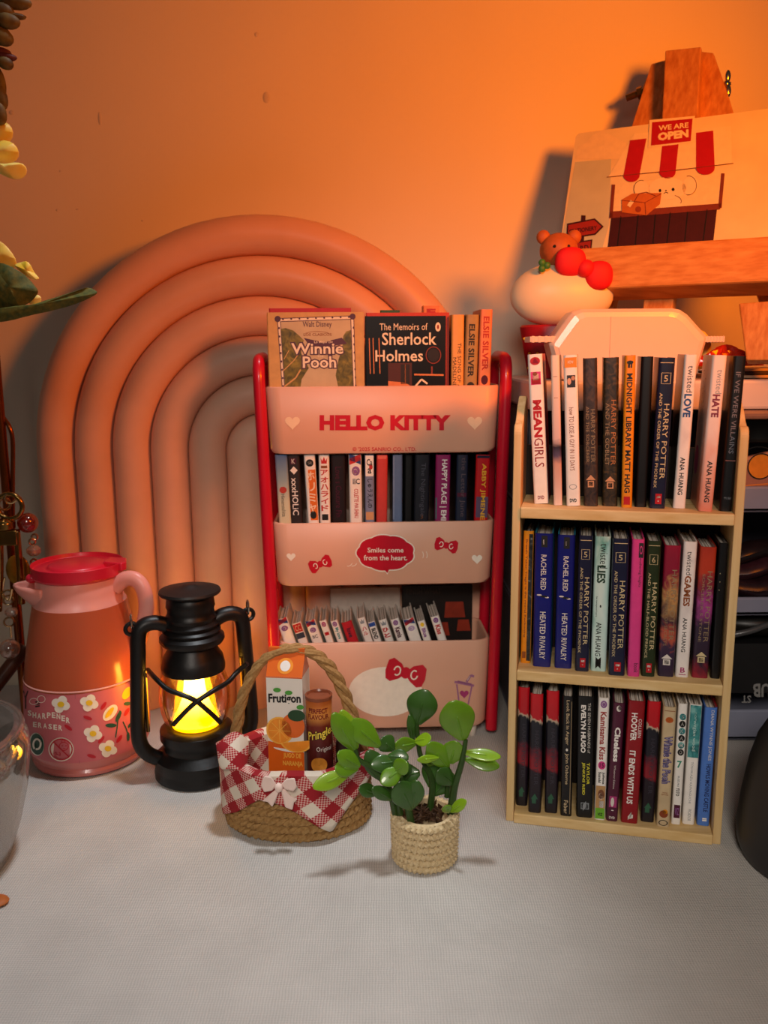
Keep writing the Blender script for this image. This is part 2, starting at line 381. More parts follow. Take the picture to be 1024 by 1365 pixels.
b.ball((JX-1.85, JY-1.0, 9.5), (.3, .3, .24), jred, 14, 8)
b.prism([(JX+1.3, JY-.15, 10.08), (JX+2.3, JY-.5, 10.08), (JX+2.45, JY-.2, 10.08), (JX+2.2, JY+.7, 10.08), (JX+1.3, JY+.9, 10.08)], [(JX+1.3, JY-.15, 9.68), (JX+2.3, JY-.5, 9.68), (JX+2.45, JY-.2, 9.68), (JX+2.2, JY+.7, 9.68), (JX+1.3, JY+.9, 9.68)], jred)
b.build('lid', jug, bevel=.06)
b = MB(); hd = [(JX+1.9, JY-.4, 8.85), (JX+2.45, JY-.55, 9.3), (JX+3.0, JY-.65, 9.3), (JX+3.38, JY-.75, 8.8), (JX+3.45, JY-.75, 7.9), (JX+3.2, JY-.7, 6.8), (JX+2.8, JY-.6, 5.8), (JX+2.5, JY-.5, 5.45)]
b.tube(spline(hd, 6), .38, jpink, 14, flat=.75); b.build('handle', jug)

# ------------------------------------------------------------------ lantern
LX, LY = -9.1, 38.95
lan = thing('lantern', 'small black hurricane lantern with a glowing yellow flame between jug and basket', 'lantern', (LX, LY, 0))
blk = mat('#0b0a0a', .42, .2, 300, bump=.1, name='lantern_black'); blk2 = mat('#161413', .5, .15, 300)
b = MB(); b.lathe([(0, .01), (1.95, .01), (2.05, .1), (2.06, .35), (2.0, .5), (2.02, .62), (2.0, 1.05), (1.75, 1.3), (1.6, 1.45), (1.6, 1.75), (1.72, 1.95), (1.72, 2.35), (1.55, 2.5), (1.35, 2.52), (0, 2.52)], (LX, LY), blk, 48); b.build('tank', lan)
b = MB(); b.lathe([(1.28, 5.2), (1.48, 5.28), (1.5, 5.5), (1.4, 5.95), (1.2, 6.25), (1.12, 6.5), (1.2, 6.55), (1.42, 6.62), (1.52, 6.78), (1.5, 6.95), (1.3, 7.1), (1.36, 7.25), (1.2, 7.38), (1.28, 7.55), (1.14, 7.7), (1.2, 7.9), (1.1, 8.05), (1.08, 8.3), (1.14, 8.4), (1.1, 8.75), (1.0, 8.95)], (LX, LY), blk, 48); b.build('chimney', lan)
b = MB(); b.lathe([(0, 8.85), (1.1, 8.9), (1.38, 9.0), (1.44, 9.08), (1.4, 9.18), (.9, 9.3), (.35, 9.36), (.3, 9.4), (0, 9.42)], (LX, LY), blk2, 48); b.build('cap', lan)
glass = clear('lantern_glass', '#ffe3b4', .35, .06)
b = MB(); b.lathe([(1.32, 2.53), (1.48, 2.8), (1.62, 3.3), (1.68, 3.85), (1.66, 4.4), (1.55, 4.9), (1.4, 5.22)], (LX, LY), glass, 48, caps=False); b.build('glass_globe', lan)
fm = bpy.data.materials.new('flame_light'); fm.use_nodes = True; nt = fm.node_tree; nt.nodes.remove(nt.nodes['Principled BSDF'])
em = nt.nodes.new('ShaderNodeEmission'); tcn = nt.nodes.new('ShaderNodeTexCoord'); sx = nt.nodes.new('ShaderNodeSeparateXYZ'); mrn = nt.nodes.new('ShaderNodeMapRange')
mrn.inputs['From Min'].default_value = .031; mrn.inputs['From Max'].default_value = .046
rpn = nt.nodes.new('ShaderNodeValToRGB'); rpn.color_ramp.elements[0].color = (1.0, .46, .0, 1); rpn.color_ramp.elements[1].color = (1, .62, .10, 1)
st = nt.nodes.new('ShaderNodeMapRange'); st.inputs['From Min'].default_value = .025; st.inputs['From Max'].default_value = .048; st.inputs['To Min'].default_value = 4.0; st.inputs['To Max'].default_value = 40
for a_, b_ in ((tcn.outputs['Object'], sx.inputs[0]), (sx.outputs['Z'], mrn.inputs['Value']), (sx.outputs['Z'], st.inputs['Value']), (mrn.outputs[0], rpn.inputs[0]), (rpn.outputs[0], em.inputs[0]), (st.outputs[0], em.inputs[1]), (em.outputs[0], nt.nodes['Material Output'].inputs['Surface'])): nt.links.new(a_, b_)
b = MB(); b.lathe([(0, 2.53), (1.12, 2.53), (1.1, 2.7), (.98, 3.0), (.78, 3.4), (.62, 3.8), (.52, 4.3), (.42, 5.1), (0, 5.15)], (LX, LY), fm, 32); b.build('flame', lan)
def lr(dx, z, dy=0, yaw=.40):
    return Vector((LX+dx*math.cos(yaw)-dy*math.sin(yaw), LY+dx*math.sin(yaw)+dy*math.cos(yaw), z))
for sg in (-1, 1):
    b = MB(); pa = [(1.1, 7.55), (1.5, 7.75), (1.95, 7.78), (2.3, 7.6), (2.45, 7.2), (2.5, 6.4), (2.58, 5.0), (2.66, 3.6), (2.7, 2.5), (2.62, 1.9), (2.35, 1.45), (1.95, 1.15), (1.6, 1.0)]
    P = spline([lr(sg*x, z) for x, z in pa], 5)
    b.tube(P, .36, blk, 12)
    b.tube([lr(sg*(2.72+.27*math.cos(a)), 7.62+.27*math.sin(a)) for a in [2*math.pi*i/16 for i in range(16)]], .1, blk, 8, closed=True)
    fr = b.build('frame_tube', lan)
    r_ = MB(); r_.tube([lr(sg*2.72, 7.98+.34*math.sin(a), .2*math.cos(a)) for a in [2*math.pi*i/16 for i in range(16)]], .045, mat('#b8b4ac', .25, .05, metal=1), 8, closed=True)
    sub(r_, 'ring', fr, lan)
    q = MB(); q.tube([lr(sg*2.27, z, -.18) for z in (2.6, 4, 5.6)], .09, mat('#6b5530', .25, .1, metal=1), 8); sub(q, 'side_rod', fr, lan)
b = MB(); gr = lambda z: 1.84 if z > 3.2 else 1.84-.10*(3.2-z)
for pts in (((197, 893), (208, 905), (224, 919), (245, 927), (262, 935), (279, 949), (294, 963)), ((330, 884), (316, 896), (304, 909), (284, 921), (262, 935.5), (247, 949), (231, 966))):
    b.tube(spline([solve_lathe(LX, LY, gr, x, y, .04*k) for k, (x, y) in zip((3, 1, 0, 0, 0, 0, 0), pts)], 6), .12, blk, 10)
b.build('wire_guard', lan)

# ------------------------------------------------------------------ books
cream = mat('#e4dbd0', .8, .12, 900, (60, 1, 1), name='page_paper'); creamd = mat('#b3a698', .85, .2, 900, (60, 1, 1))
black = mat('#0d0c0e', .35, .15, 200, coat=.2)
def spine_fn(t, h, y=-.006):
    return lambda u, v: Vector(((u-.5)*t, y, v*h))
def art_ops(b, ops, fn, fn2):
    for op in ops:
        k = op[0]
        if k == 'r': _, u0, v0, u1, v1, m = op; b.poly([fn(u0, v0), fn(u1, v0), fn(u1, v1), fn(u0, v1)], m)
        elif k == 't':                      # runs down the spine, letter tops to the right
            _, s_, vt, vb, u0, u1, m, bo = op
            b.text(s_, lambda a, c: fn2(u0+(u1-u0)*c, vt+(vb-vt)*a), m, bo)
        elif k == 'h':
            _, s_, u0, v0, u1, v1, m, bo = op
            b.text(s_, lambda a, c: fn2(u0+(u1-u0)*a, v0+(v1-v0)*c), m, bo)
        elif k == 'v':                      # upright letters stacked down the spine
            _, s_, vt, vb, u0, u1, m, bo = op; st_ = (vt-vb)/len(s_)
            for i, ch in enumerate(s_):
                if ch == ' ': continue
                b.text(ch, lambda a, c: fn2(u0+(u1-u0)*a, vt-st_*(i+.9)+st_*.8*c), m, bo)
        elif k == 'e': b.ell(fn2, op[1], op[2], op[3], op[4], op[5], 0, 18)
        elif k == 'o': b.ring(lambda x, y, o_=op: fn2(o_[1]+x, o_[2]+y*o_[4]/o_[3]), 0, 0, op[3], op[3], op[5], op[6], 20)
        elif k == 'p': b.poly([fn2(u, v) for u, v in op[1]], op[2])
        elif k == 'l': b.line(fn2, op[1], op[2], op[3])
def book(M, t, h, d, label, group, spine, ops, side=None, side2=None, pages=7, front_ops=None, lift=.12, name='book', page_mat=None):
    """local frame: x = thickness, y = depth away from the spine, z = up; origin at the foot of the spine"""
    root = thing(name, label, 'book', group=group, M=M)
    side = side or spine; c = .055; e = min(.12, t*.28); b = MB()
    def strip(prof, m):                     # prof: outer outline points (x,y), inner points: extruded over the height
        n = len(prof); b.prism([Vector((x, y, 0)) for x, y in prof], [Vector((x, y, h)) for x, y in prof], m)
    hh = t/2
    arc = [(-hh+e-e*math.sin(a), e-e*math.cos(a)) for a in [math.pi/2*i/5 for i in range(5, -1, -1)]]
    arc += [(hh-e+e*math.sin(a), e-e*math.cos(a)) for a in [math.pi/2*i/5 for i in range(6)]]
    inn = [(hh-c, e+.02), (hh-e*.9, c), (-hh+e*.9, c), (-hh+c, e+.02)]
    n0 = len(b.f); strip(arc+inn, spine)
    for k in range(n0+2, len(b.f)): b.sm[k] = True
    for sg, m in ((-1, side), (1, side2 or side)):
        b.box((sg*(hh-c/2), (d+e)/2, h/2), (c, d-e, h), m)
    art_ops(b, ops, spine_fn(t, h, -.004), spine_fn(t, h, -.009))
    if front_ops:
        art_ops(b, front_ops, lambda u, v: Vector((-hh-.004, d*(1-u), v*h)), lambda u, v: Vector((-hh-.008, d*(1-u), v*h)))
    b.build('cover', root, local=True)
    p = MB(); w_ = t-2*c-.02
    for i in range(pages):
        x = -w_/2+w_*(i+.5)/pages; dz = random.uniform(0, .09); bk = random.uniform(0, .08)
        p.box((x+random.uniform(-.01, .01), d/2+.05-bk/2, (h-lift-dz)/2+.03), (w_/pages*.82, d-.16-bk, h-lift-dz-.03), page_mat or (cream if i % 3 else creamd))
    p.build('page_block', root, local=True)
    return root

# ---- wooden three-shelf bookcase
SX0, SY0, SYAW, SW, SD = 5.212, 34.324, -.227, 8.73, 3.3
su = Vector((math.cos(SYAW), math.sin(SYAW), 0)); sw_ = Vector((-math.sin(SYAW), math.cos(SYAW), 0)); S0 = Vector((SX0, SY0, 0))
def S(u, w_, z): return S0+su*u+sw_*w_+Vector((0, 0, z))
def shit(px, py, w_):
    P = hit(px, py, S0+sw_*w_, sw_); return (P-S0).dot(su), P.z
wood = mat('#e3c48f', .6, .12, 260, (1, 1, .06), bump=.15, var2='#cfa96c', name='pale_wood'); woodh = mat('#e6c68e', .6, .12, 260, (.06, 1, 1), bump=.15, var2='#d2aa6a', name='pale_wood_shelf')
case = thing('bookcase', 'small pale wooden three-tier bookcase packed with miniature books', 'bookcase', S0)
for x0 in (-.02, SW-.30):
    b = MB(); prof = [(0, 0), (SD, 0), (SD, 17.6)] + [(SD-.9+.9*math.cos(a), 17.6+.55*math.sin(a)) for a in [math.pi/2*i/6 for i in range(1, 7)]] + [(1.5, 17.75), (.9, 17.3), (.55, 17.15)] + [(.35-.35*math.sin(a), 16.75+.4*math.cos(a)) for a in [math.pi/2*i/6 for i in range(7)]]
    b.prism([S(x0, w_, z) for w_, z in prof], [S(x0+.32, w_, z) for w_, z in prof], wood); b.build('side_panel', case, bevel=.04)
SHZ = (.45, 6.93, 13.83)
for z in SHZ:
    b = MB(); b.prism([S(.31, -.12, z-.45), S(SW-.31, -.12, z-.45), S(SW-.31, SD-.1, z-.45), S(.31, SD-.1, z-.45)], [S(.31, -.12, z), S(SW-.31, -.12, z), S(SW-.31, SD-.1, z), S(.31, SD-.1, z)], woodh); b.build('shelf_board', case, bevel=.05)
b = MB(); b.prism([S(0, SD, .1), S(SW, SD, .1), S(SW, SD+.15, .1), S(0, SD+.15, .1)], [S(0, SD, 16), S(SW, SD, 16), S(SW, SD+.15, 16), S(0, SD+.15, 16)], mat('#2b1f16', .8, .2, 200, (1, 1, .1))); b.build('shade_backing', case)  # added sheet, its dark colour stands in for shade behind the books

def shelf_row(rows, zt, group, depth):
    E = []
    for r in rows:
        xlb, xrb, yb, xlt, xrt, yt = r[0]
        P = fl((xlb+xrb)/2, yb, zt); w_ = max(.12, min(.8, (P-S0).dot(sw_)))
        ulb, _ = shit(xlb, yb, w_); urb, _ = shit(xrb, yb, w_); ult, zz = shit(xlt, yt, w_); urt, _ = shit(xrt, yt, w_)
        E.append([ulb, urb, ult, urt, zz-zt, w_])
    lo, hi = .34, SW-.34
    for e in E:
        for k in (0, 2): e[k] = max(lo if k == 0 or zt < 13 else lo-.4, e[k])
        for k in (1, 3): e[k] = min(hi if k == 1 or zt < 13 else hi+.3, e[k])
    for a, c in zip(E, E[1:]):
        for l, r in ((0, 1), (2, 3)):
            g_ = c[l]-a[r]
            if g_ < .015: a[r] += g_/2-.01; c[l] -= g_/2-.01
    for r, e in zip(rows, E):
        t = max(.12, min(e[1]-e[0], e[3]-e[2])*.985); ub, ut = (e[0]+e[1])/2, (e[2]+e[3])/2
        lean = math.atan2(ut-ub, e[4]); h = e[4]/math.cos(lean)
        Mx = Matrix.Translation(S(ub, e[5], zt+abs(math.sin(lean))*t/2+.005)) @ Matrix.Rotation(SYAW, 4, 'Z') @ Matrix.Rotation(lean, 4, 'Y')
        kw = r[5] if len(r) > 5 else {}
        book(Mx, t, h, depth, r[1], group, r[2], r[3], r[4], **kw)
gold = mat('#cbb98c', .4, .08); golddim = mat('#8f7a5c', .4, .1); white = mat('#efe9e2', .4, .04); offw = mat('#d9d2c8', .4, .05)
navy = mat('#191c36', .3, .15, 120, coat=.3); royal = mat('#151a6e', .28, .12, 120, coat=.3); red = mat('#b3141f', .4, .06); crim = mat('#8f0f1a', .32, .08, coat=.2)
orange = mat('#e08a16', .4, .08); pinkm = mat('#d83f86', .35, .06); green = mat('#24301a', .32, .15); maroon = mat('#4e1530', .32, .1, coat=.2); blue = mat('#4d78c6', .35, .06); teal = swirl('teal_print', [(.3, '#1e5a5e'), (.5, '#3f8f90'), (.7, '#8cc0bb')], 160)
tan = mat('#c9b08a', .45, .12, 120); lime = mat('#6fae2e', .4, .08); sepia = mat('#8a4a1f', .45, .2, 200); grey = mat('#8b8f94', .4, .08); dkgrey = mat('#2a2628', .4, .15); lav = mat('#8d5a94', .4, .1); magenta = mat('#a8356f', .4, .1)
pinkwhite = swirl('blossom_print', [(.2, '#f0c8b8'), (.5, '#f6e3d6'), (.8, '#e7b3a8')], 60)
marble = swirl('mint_marble', [(.3, '#5f9d90'), (.45, '#bcd9d0'), (.7, '#dcebe5')], 45, stretch=(1, 1, .6))
pearl = swirl('pearl_print', [(.3, '#d9cfcb'), (.6, '#efe6df')], 50)
rosy = swirl('rose_fade', [(0, '#d9836c'), (.25, '#e3a794'), (.5, '#e8cfc6'), (1, '#e6d5cc')], 60, axis=(0, 1, .06, .5))
skyp = swirl('winter_sky', [(0, '#e8cfc4'), (.27, '#cf9a86'), (.33, '#5a4c66'), (.40, '#2c2230'), (.44, '#d9b7b0'), (1, '#f0d8c4')], 90, axis=(0, 1, .06, .12))
hpred = swirl('red_black_print', [(0, '#17121a'), (.34, '#20141f'), (.38, '#8d1a26'), (.50, '#5c1a2a'), (.55, '#1a1722'), (.74, '#1b1a24'), (.76, '#c9b49a'), (.78, '#b5131f'), (1, '#c4121f')], 160, axis=(.45, 1, .055, .22))
hpfire = swirl('flame_print', [(0, '#2c2036'), (.2, '#3a2740'), (.3, '#b5523a'), (.42, '#3c2233'), (.6, '#b98a52'), (.72, '#7d1530'), (1, '#8f1230')], 130, axis=(.2, 1, .056, .5))
hpdawn = swirl('dawn_print', [(0, '#8c1a2e'), (.12, '#2b1e2e'), (.4, '#332338'), (.55, '#a03f86'), (.66, '#6e2438'), (.8, '#b5391f'), (1, '#9e2c1a')], 130, axis=(.1, 1, .056, .35))
hpdark = swirl('dark_brick_print', [(.3, '#211c20'), (.5, '#3c2f2a'), (.7, '#57402f')], 320, stretch=(1, 1, .8)); hpmoss = swirl('dark_moss_print', [(.3, '#171513'), (.55, '#3a3020'), (.75, '#6b4a24')], 320)
bw = swirl('mono_photo', [(.3, '#131313'), (.6, '#3a3a38'), (.8, '#bdbdb5')], 300)
hut = lambda m, v: [('p', [(.28, v), (.72, v), (.72, v+.045), (.28, v+.045)], m), ('p', [(.36, v+.008), (.64, v+.008), (.64, v+.037), (.36, v+.037)], dkgrey), ('p', [(.16, v+.05), (.84, v+.05), (.5, v+.085)], m)]
def hp(num, m, sub_, tm=gold): return [('r', .1, .965, .9, .969, tm), ('r', .2, .83, .8, .832, tm), ('r', .2, .90, .8, .902, tm), ('r', .2, .83, .23, .90, tm), ('r', .77, .83, .8, .90, tm), ('h', num, .38, .845, .62, .885, tm, .0), ('t', 'HARRY POTTER', .70, .20, .50, .83, tm, .0), ('t', sub_, .77, .14, .17, .36, tm, .0), ('r', .34, .03, .74, .10, red), ('r', .42, .07, .66, .085, white), ('r', .5, .045, .58, .055, white)]
top = [
 ((711, 732.5, 672, 703, 723, 473), 'white spined book with thick red capitals, leftmost on the top shelf', white, [('e', .5, .955, .34, .026, red), ('p', [(.25, .94), (.75, .94), (.5, .975)], magenta), ('r', .16, .80, .84, .885, pinkm), ('r', .2, .803, .8, .84, red), ('r', .3, .83, .7, .87, mat('#f0cdb8', .5)), ('e', .45, .872, .16, .012, sepia), ('t', 'MEAN', .70, .45, .22, .80, red, .045), ('t', 'GIRLS', .445, .25, .20, .82, crim, .0), ('h', 'DVD', .28, .03, .72, .055, crim, .03)], red, dict(front_ops=[('r', .1, .5, .9, .95, pinkwhite), ('t', 'the story of a new girl', .9, .5, .3, .36, dkgrey, 0), ('t', 'and of her friends', .9, .5, .45, .51, dkgrey, 0)])),
 ((736.6, 751.3, 674, 734, 746, 474), 'pale winter-scene book beside the thick red lettered one', skyp, [('r', .25, .86, .7, .863, sepia), ('r', .3, .72, .7, .723, sepia)], black, {}),
 ((755, 774, 675, 751, 770, 474), 'white spined book with orange tip and tiny photo of a couple', white, [('r', .06, .92, .94, .985, orange), ('h', 'HOW', .3, .945, .7, .965, white, 0), ('r', .22, .79, .82, .87, dkgrey), ('e', .38, .83, .14, .022, mat('#d9a386', .5)), ('e', .66, .85, .14, .015, mat('#c48a6a', .5)), ('t', 'how TO LOSE A GUY IN 10 DAYS', .66, .24, .32, .66, sepia, 0), ('o', .5, .13, .28, .018, .05, grey), ('h', 'DVD', .25, .025, .75, .05, ink, .04)], black, {}),
 ((778, 798, 675, 777, 796.5, 478), 'dim brown book with copper title between the tiny-photo book and the mossy one', hpdark, [('t', 'HARRY POTTER', .66, .30, .52, .82, golddim, 0), ('t', 'AND THE SORCERER', .68, .30, .18, .40, golddim, 0)]+hut(mat('#c8936b', .4), .13), black, {}),
 ((803, 823.5, 675, 803, 827, 477), 'mossy black book with copper title left of the orange spine', hpmoss, [('t', 'HARRY POTTER', .72, .28, .52, .84, mat('#b0713c', .4), 0), ('t', 'AND THE GOBLET', .70, .28, .16, .42, golddim, 0)]+hut(mat('#c8936b', .4), .12), black, {}),
 ((828, 843, 677, 833, 848, 474), 'slim orange spined book with bold black capitals', orange, [('e', .5, .955, .3, .012, ink), ('r', .3, .92, .5, .945, ink), ('r', .55, .92, .7, .95, ink), ('t', 'MIDNIGHT LIBRARY MATT HAIG', .885, .10, .24, .76, ink, .025), ('r', .2, .02, .8, .075, red)], black, {}),
 ((846, 862.5, 676, 850, 877, 475.5), 'plain black book with rounded spine between the orange and the navy gilt books', black, [], black, {}),
 ((863, 889, 678, 879, 901, 477), 'navy book with gilt title standing beside the white blue-lettered book', navy, hp('5', navy, 'AND THE ORDER OF THE PHOENIX'), black, {}),
 ((897, 914, 678, 912.6, 931, 473), 'white book with blue capitals near its top', pearl, [('t', 'twisted', .93, .76, .34, .8, dkgrey, -.005), ('t', 'LOVE', .75, .60, .2, .8, mat('#1d4a86', .4), .04), ('t', 'ANA HUANG', .34, .09, .28, .66, dkgrey, .02)], black, {}),
 ((931, 950, 682, 949.5, 970.6, 474), 'white and coral faded book with plum capitals', rosy, [('t', 'twisted', .91, .76, .42, .84, grey, -.005), ('t', 'HATE', .755, .61, .26, .78, mat('#7a2740', .4), .04), ('t', 'ANA HUANG', .33, .06, .32, .7, dkgrey, .02)], rosy, dict(front_ops=[('t', 'He will do anything', .9, .55, .25, .34, magenta, 0), ('t', 'but love her', .85, .6, .45, .52, magenta, 0), ('e', .3, .3, .2, .1, pinkm)])),
 ((959, 976, 682, 977.6, 996, 475), 'black book with thin grey capitals at the right end of the top shelf', black, [('t', 'IF WE WERE VILLAINS', .90, .38, .3, .68, mat('#77737a', .4), 0), ('r', .1, .33, .9, .337, mat('#7a4a44', .4)), ('h', 'M L RIO', .3, .08, .8, .095, grey, 0)], black, {}),
]
shelf_row(top, SHZ[2], 'books on the top shelf of the bookcase', 2.7)
hr = lambda: [('r', .36, .90, .70, .985, ink), ('r', .46, .92, .52, .955, white), ('t', 'RACHEL REID', .845, .585, .36, .66, offw, .01), ('e', .3, .545, .14, .006, offw), ('e', .55, .535, .2, .008, ink), ('e', .72, .53, .12, .006, offw), ('t', 'HEATED RIVALRY', .42, .06, .36, .68, offw, .01)]
ye = mat('#f0b03a', .4)
mid = [
 ((693, 708, 884, 698, 712, 708), 'thin orange and black book at the left end of the middle shelf', orange, [('r', .56, .02, .94, .98, bw), ('t', 'Breath Taken Tragic is the moral Reckoning', .94, .2, .2, .45, sepia, .02), ('r', .15, .04, .5, .09, sepia)], black, {}),
 ((710, 734, 889, 713, 738, 711), 'royal blue book, first of the two alike, beside the thin orange one', royal, hr(), mat('#2b86a8', .35), {}),
 ((739, 762, 891, 743, 768, 713), 'royal blue book, second of the two alike, beside a navy gilt book', royal, hr(), mat('#2b86a8', .35), {}),
 ((766.5, 785, 895, 771.5, 792, 714), 'navy book with gilt title between royal blue and mint spines', navy, hp('5', navy, 'AND THE ORDER OF THE PHOENIX'), navy, {}),
 ((787, 808, 895, 793, 815.5, 715), 'mint marbled book with dark green capitals', marble, [('t', 'twisted', .95, .77, .36, .84, ink, -.005), ('t', 'LIES', .79, .66, .2, .74, mat('#1e3b2a', .4), .035), ('t', 'be tempted here', .56, .41, .18, .3, ink, .01), ('e', .5, .49, .05, .01, ink), ('t', 'ANA HUANG', .37, .115, .26, .6, ink, .01), ('l', [(.3, .085), (.65, .045)], .05, ink), ('l', [(.3, .045), (.65, .085)], .05, ink)], marble, {}),
 ((811, 833, 901, 817, 840, 718), 'navy book with gilt title between mint and hot pink spines', navy, hp('5', navy, 'AND THE ORDER OF THE PHOENIX'), navy, {}),
 ((836, 853, 902, 843, 860, 719), 'slim hot pink book with black scrawled lettering', pinkm, [('r', .56, .87, .93, .975, dkgrey), ('o', .74, .925, .12, .03, .04, pinkm), ('t', 'wuthering heights', .87, .66, .58, .84, dkgrey, .0), ('t', 'book', .10, .03, .5, .86, dkgrey, .0)], pinkm, {}),
 ((854.6, 873, 902, 862.5, 883.6, 721), 'dark olive green book with gilt title', green, hp('6', green, 'AND THE HALF-BLOOD PRINCE'), green, {}),
 ((876.6, 898.6, 902, 885, 910, 727), 'crimson and purple swirled book left of the white one', hpfire, [('t', 'HARRY POTTER', .82, .28, .54, .84, golddim, 0), ('t', 'CHAMBER OF SECRETS', .66, .24, .24, .42, golddim, 0)]+hut(offw, .09), hpfire, {}),
 ((900, 918, 903, 911.7, 931, 722), 'white book with dark capitals and pink publisher letter at its foot', pearl, [('t', 'twisted', .93, .76, .3, .7, ink, -.005), ('t', 'GAMES', .755, .53, .22, .72, sepia, .035), ('t', 'ANA HUANG', .445, .19, .3, .62, ink, .01), ('h', 'B', .34, .035, .7, .075, magenta, .02), ('r', .25, .018, .78, .024, magenta)], pearl, {}),
 ((922, 944, 904, 933, 957.5, 729), 'fiery orange and violet book, second from the right on the middle shelf', hpdawn, [('t', 'HARRY POTTER', .82, .28, .54, .84, golddim, 0), ('t', 'SORCERER S STONE', .80, .28, .24, .40, golddim, 0)]+hut(gold, .12), hpdawn, {}),
 ((947, 966, 905, 959, 978.5, 724), 'plain black book at the right end of the middle shelf', black, [('e', .3, .78, .04, .004, gold), ('e', .32, .72, .04, .004, gold), ('e', .3, .66, .04, .004, gold)], black, {}),
]
shelf_row(mid, SHZ[1], 'books on the middle shelf of the bookcase', 2.5)
rb = [('t', 'HARRY POTTER', .70, .24, .42, .72, mat('#3a3540', .4), 0), ('p', [(.2, .12), (.75, .12), (.5, .165)], mat('#2f5c44', .4)), ('r', .28, .08, .6, .12, mat('#2f5c44', .4))]
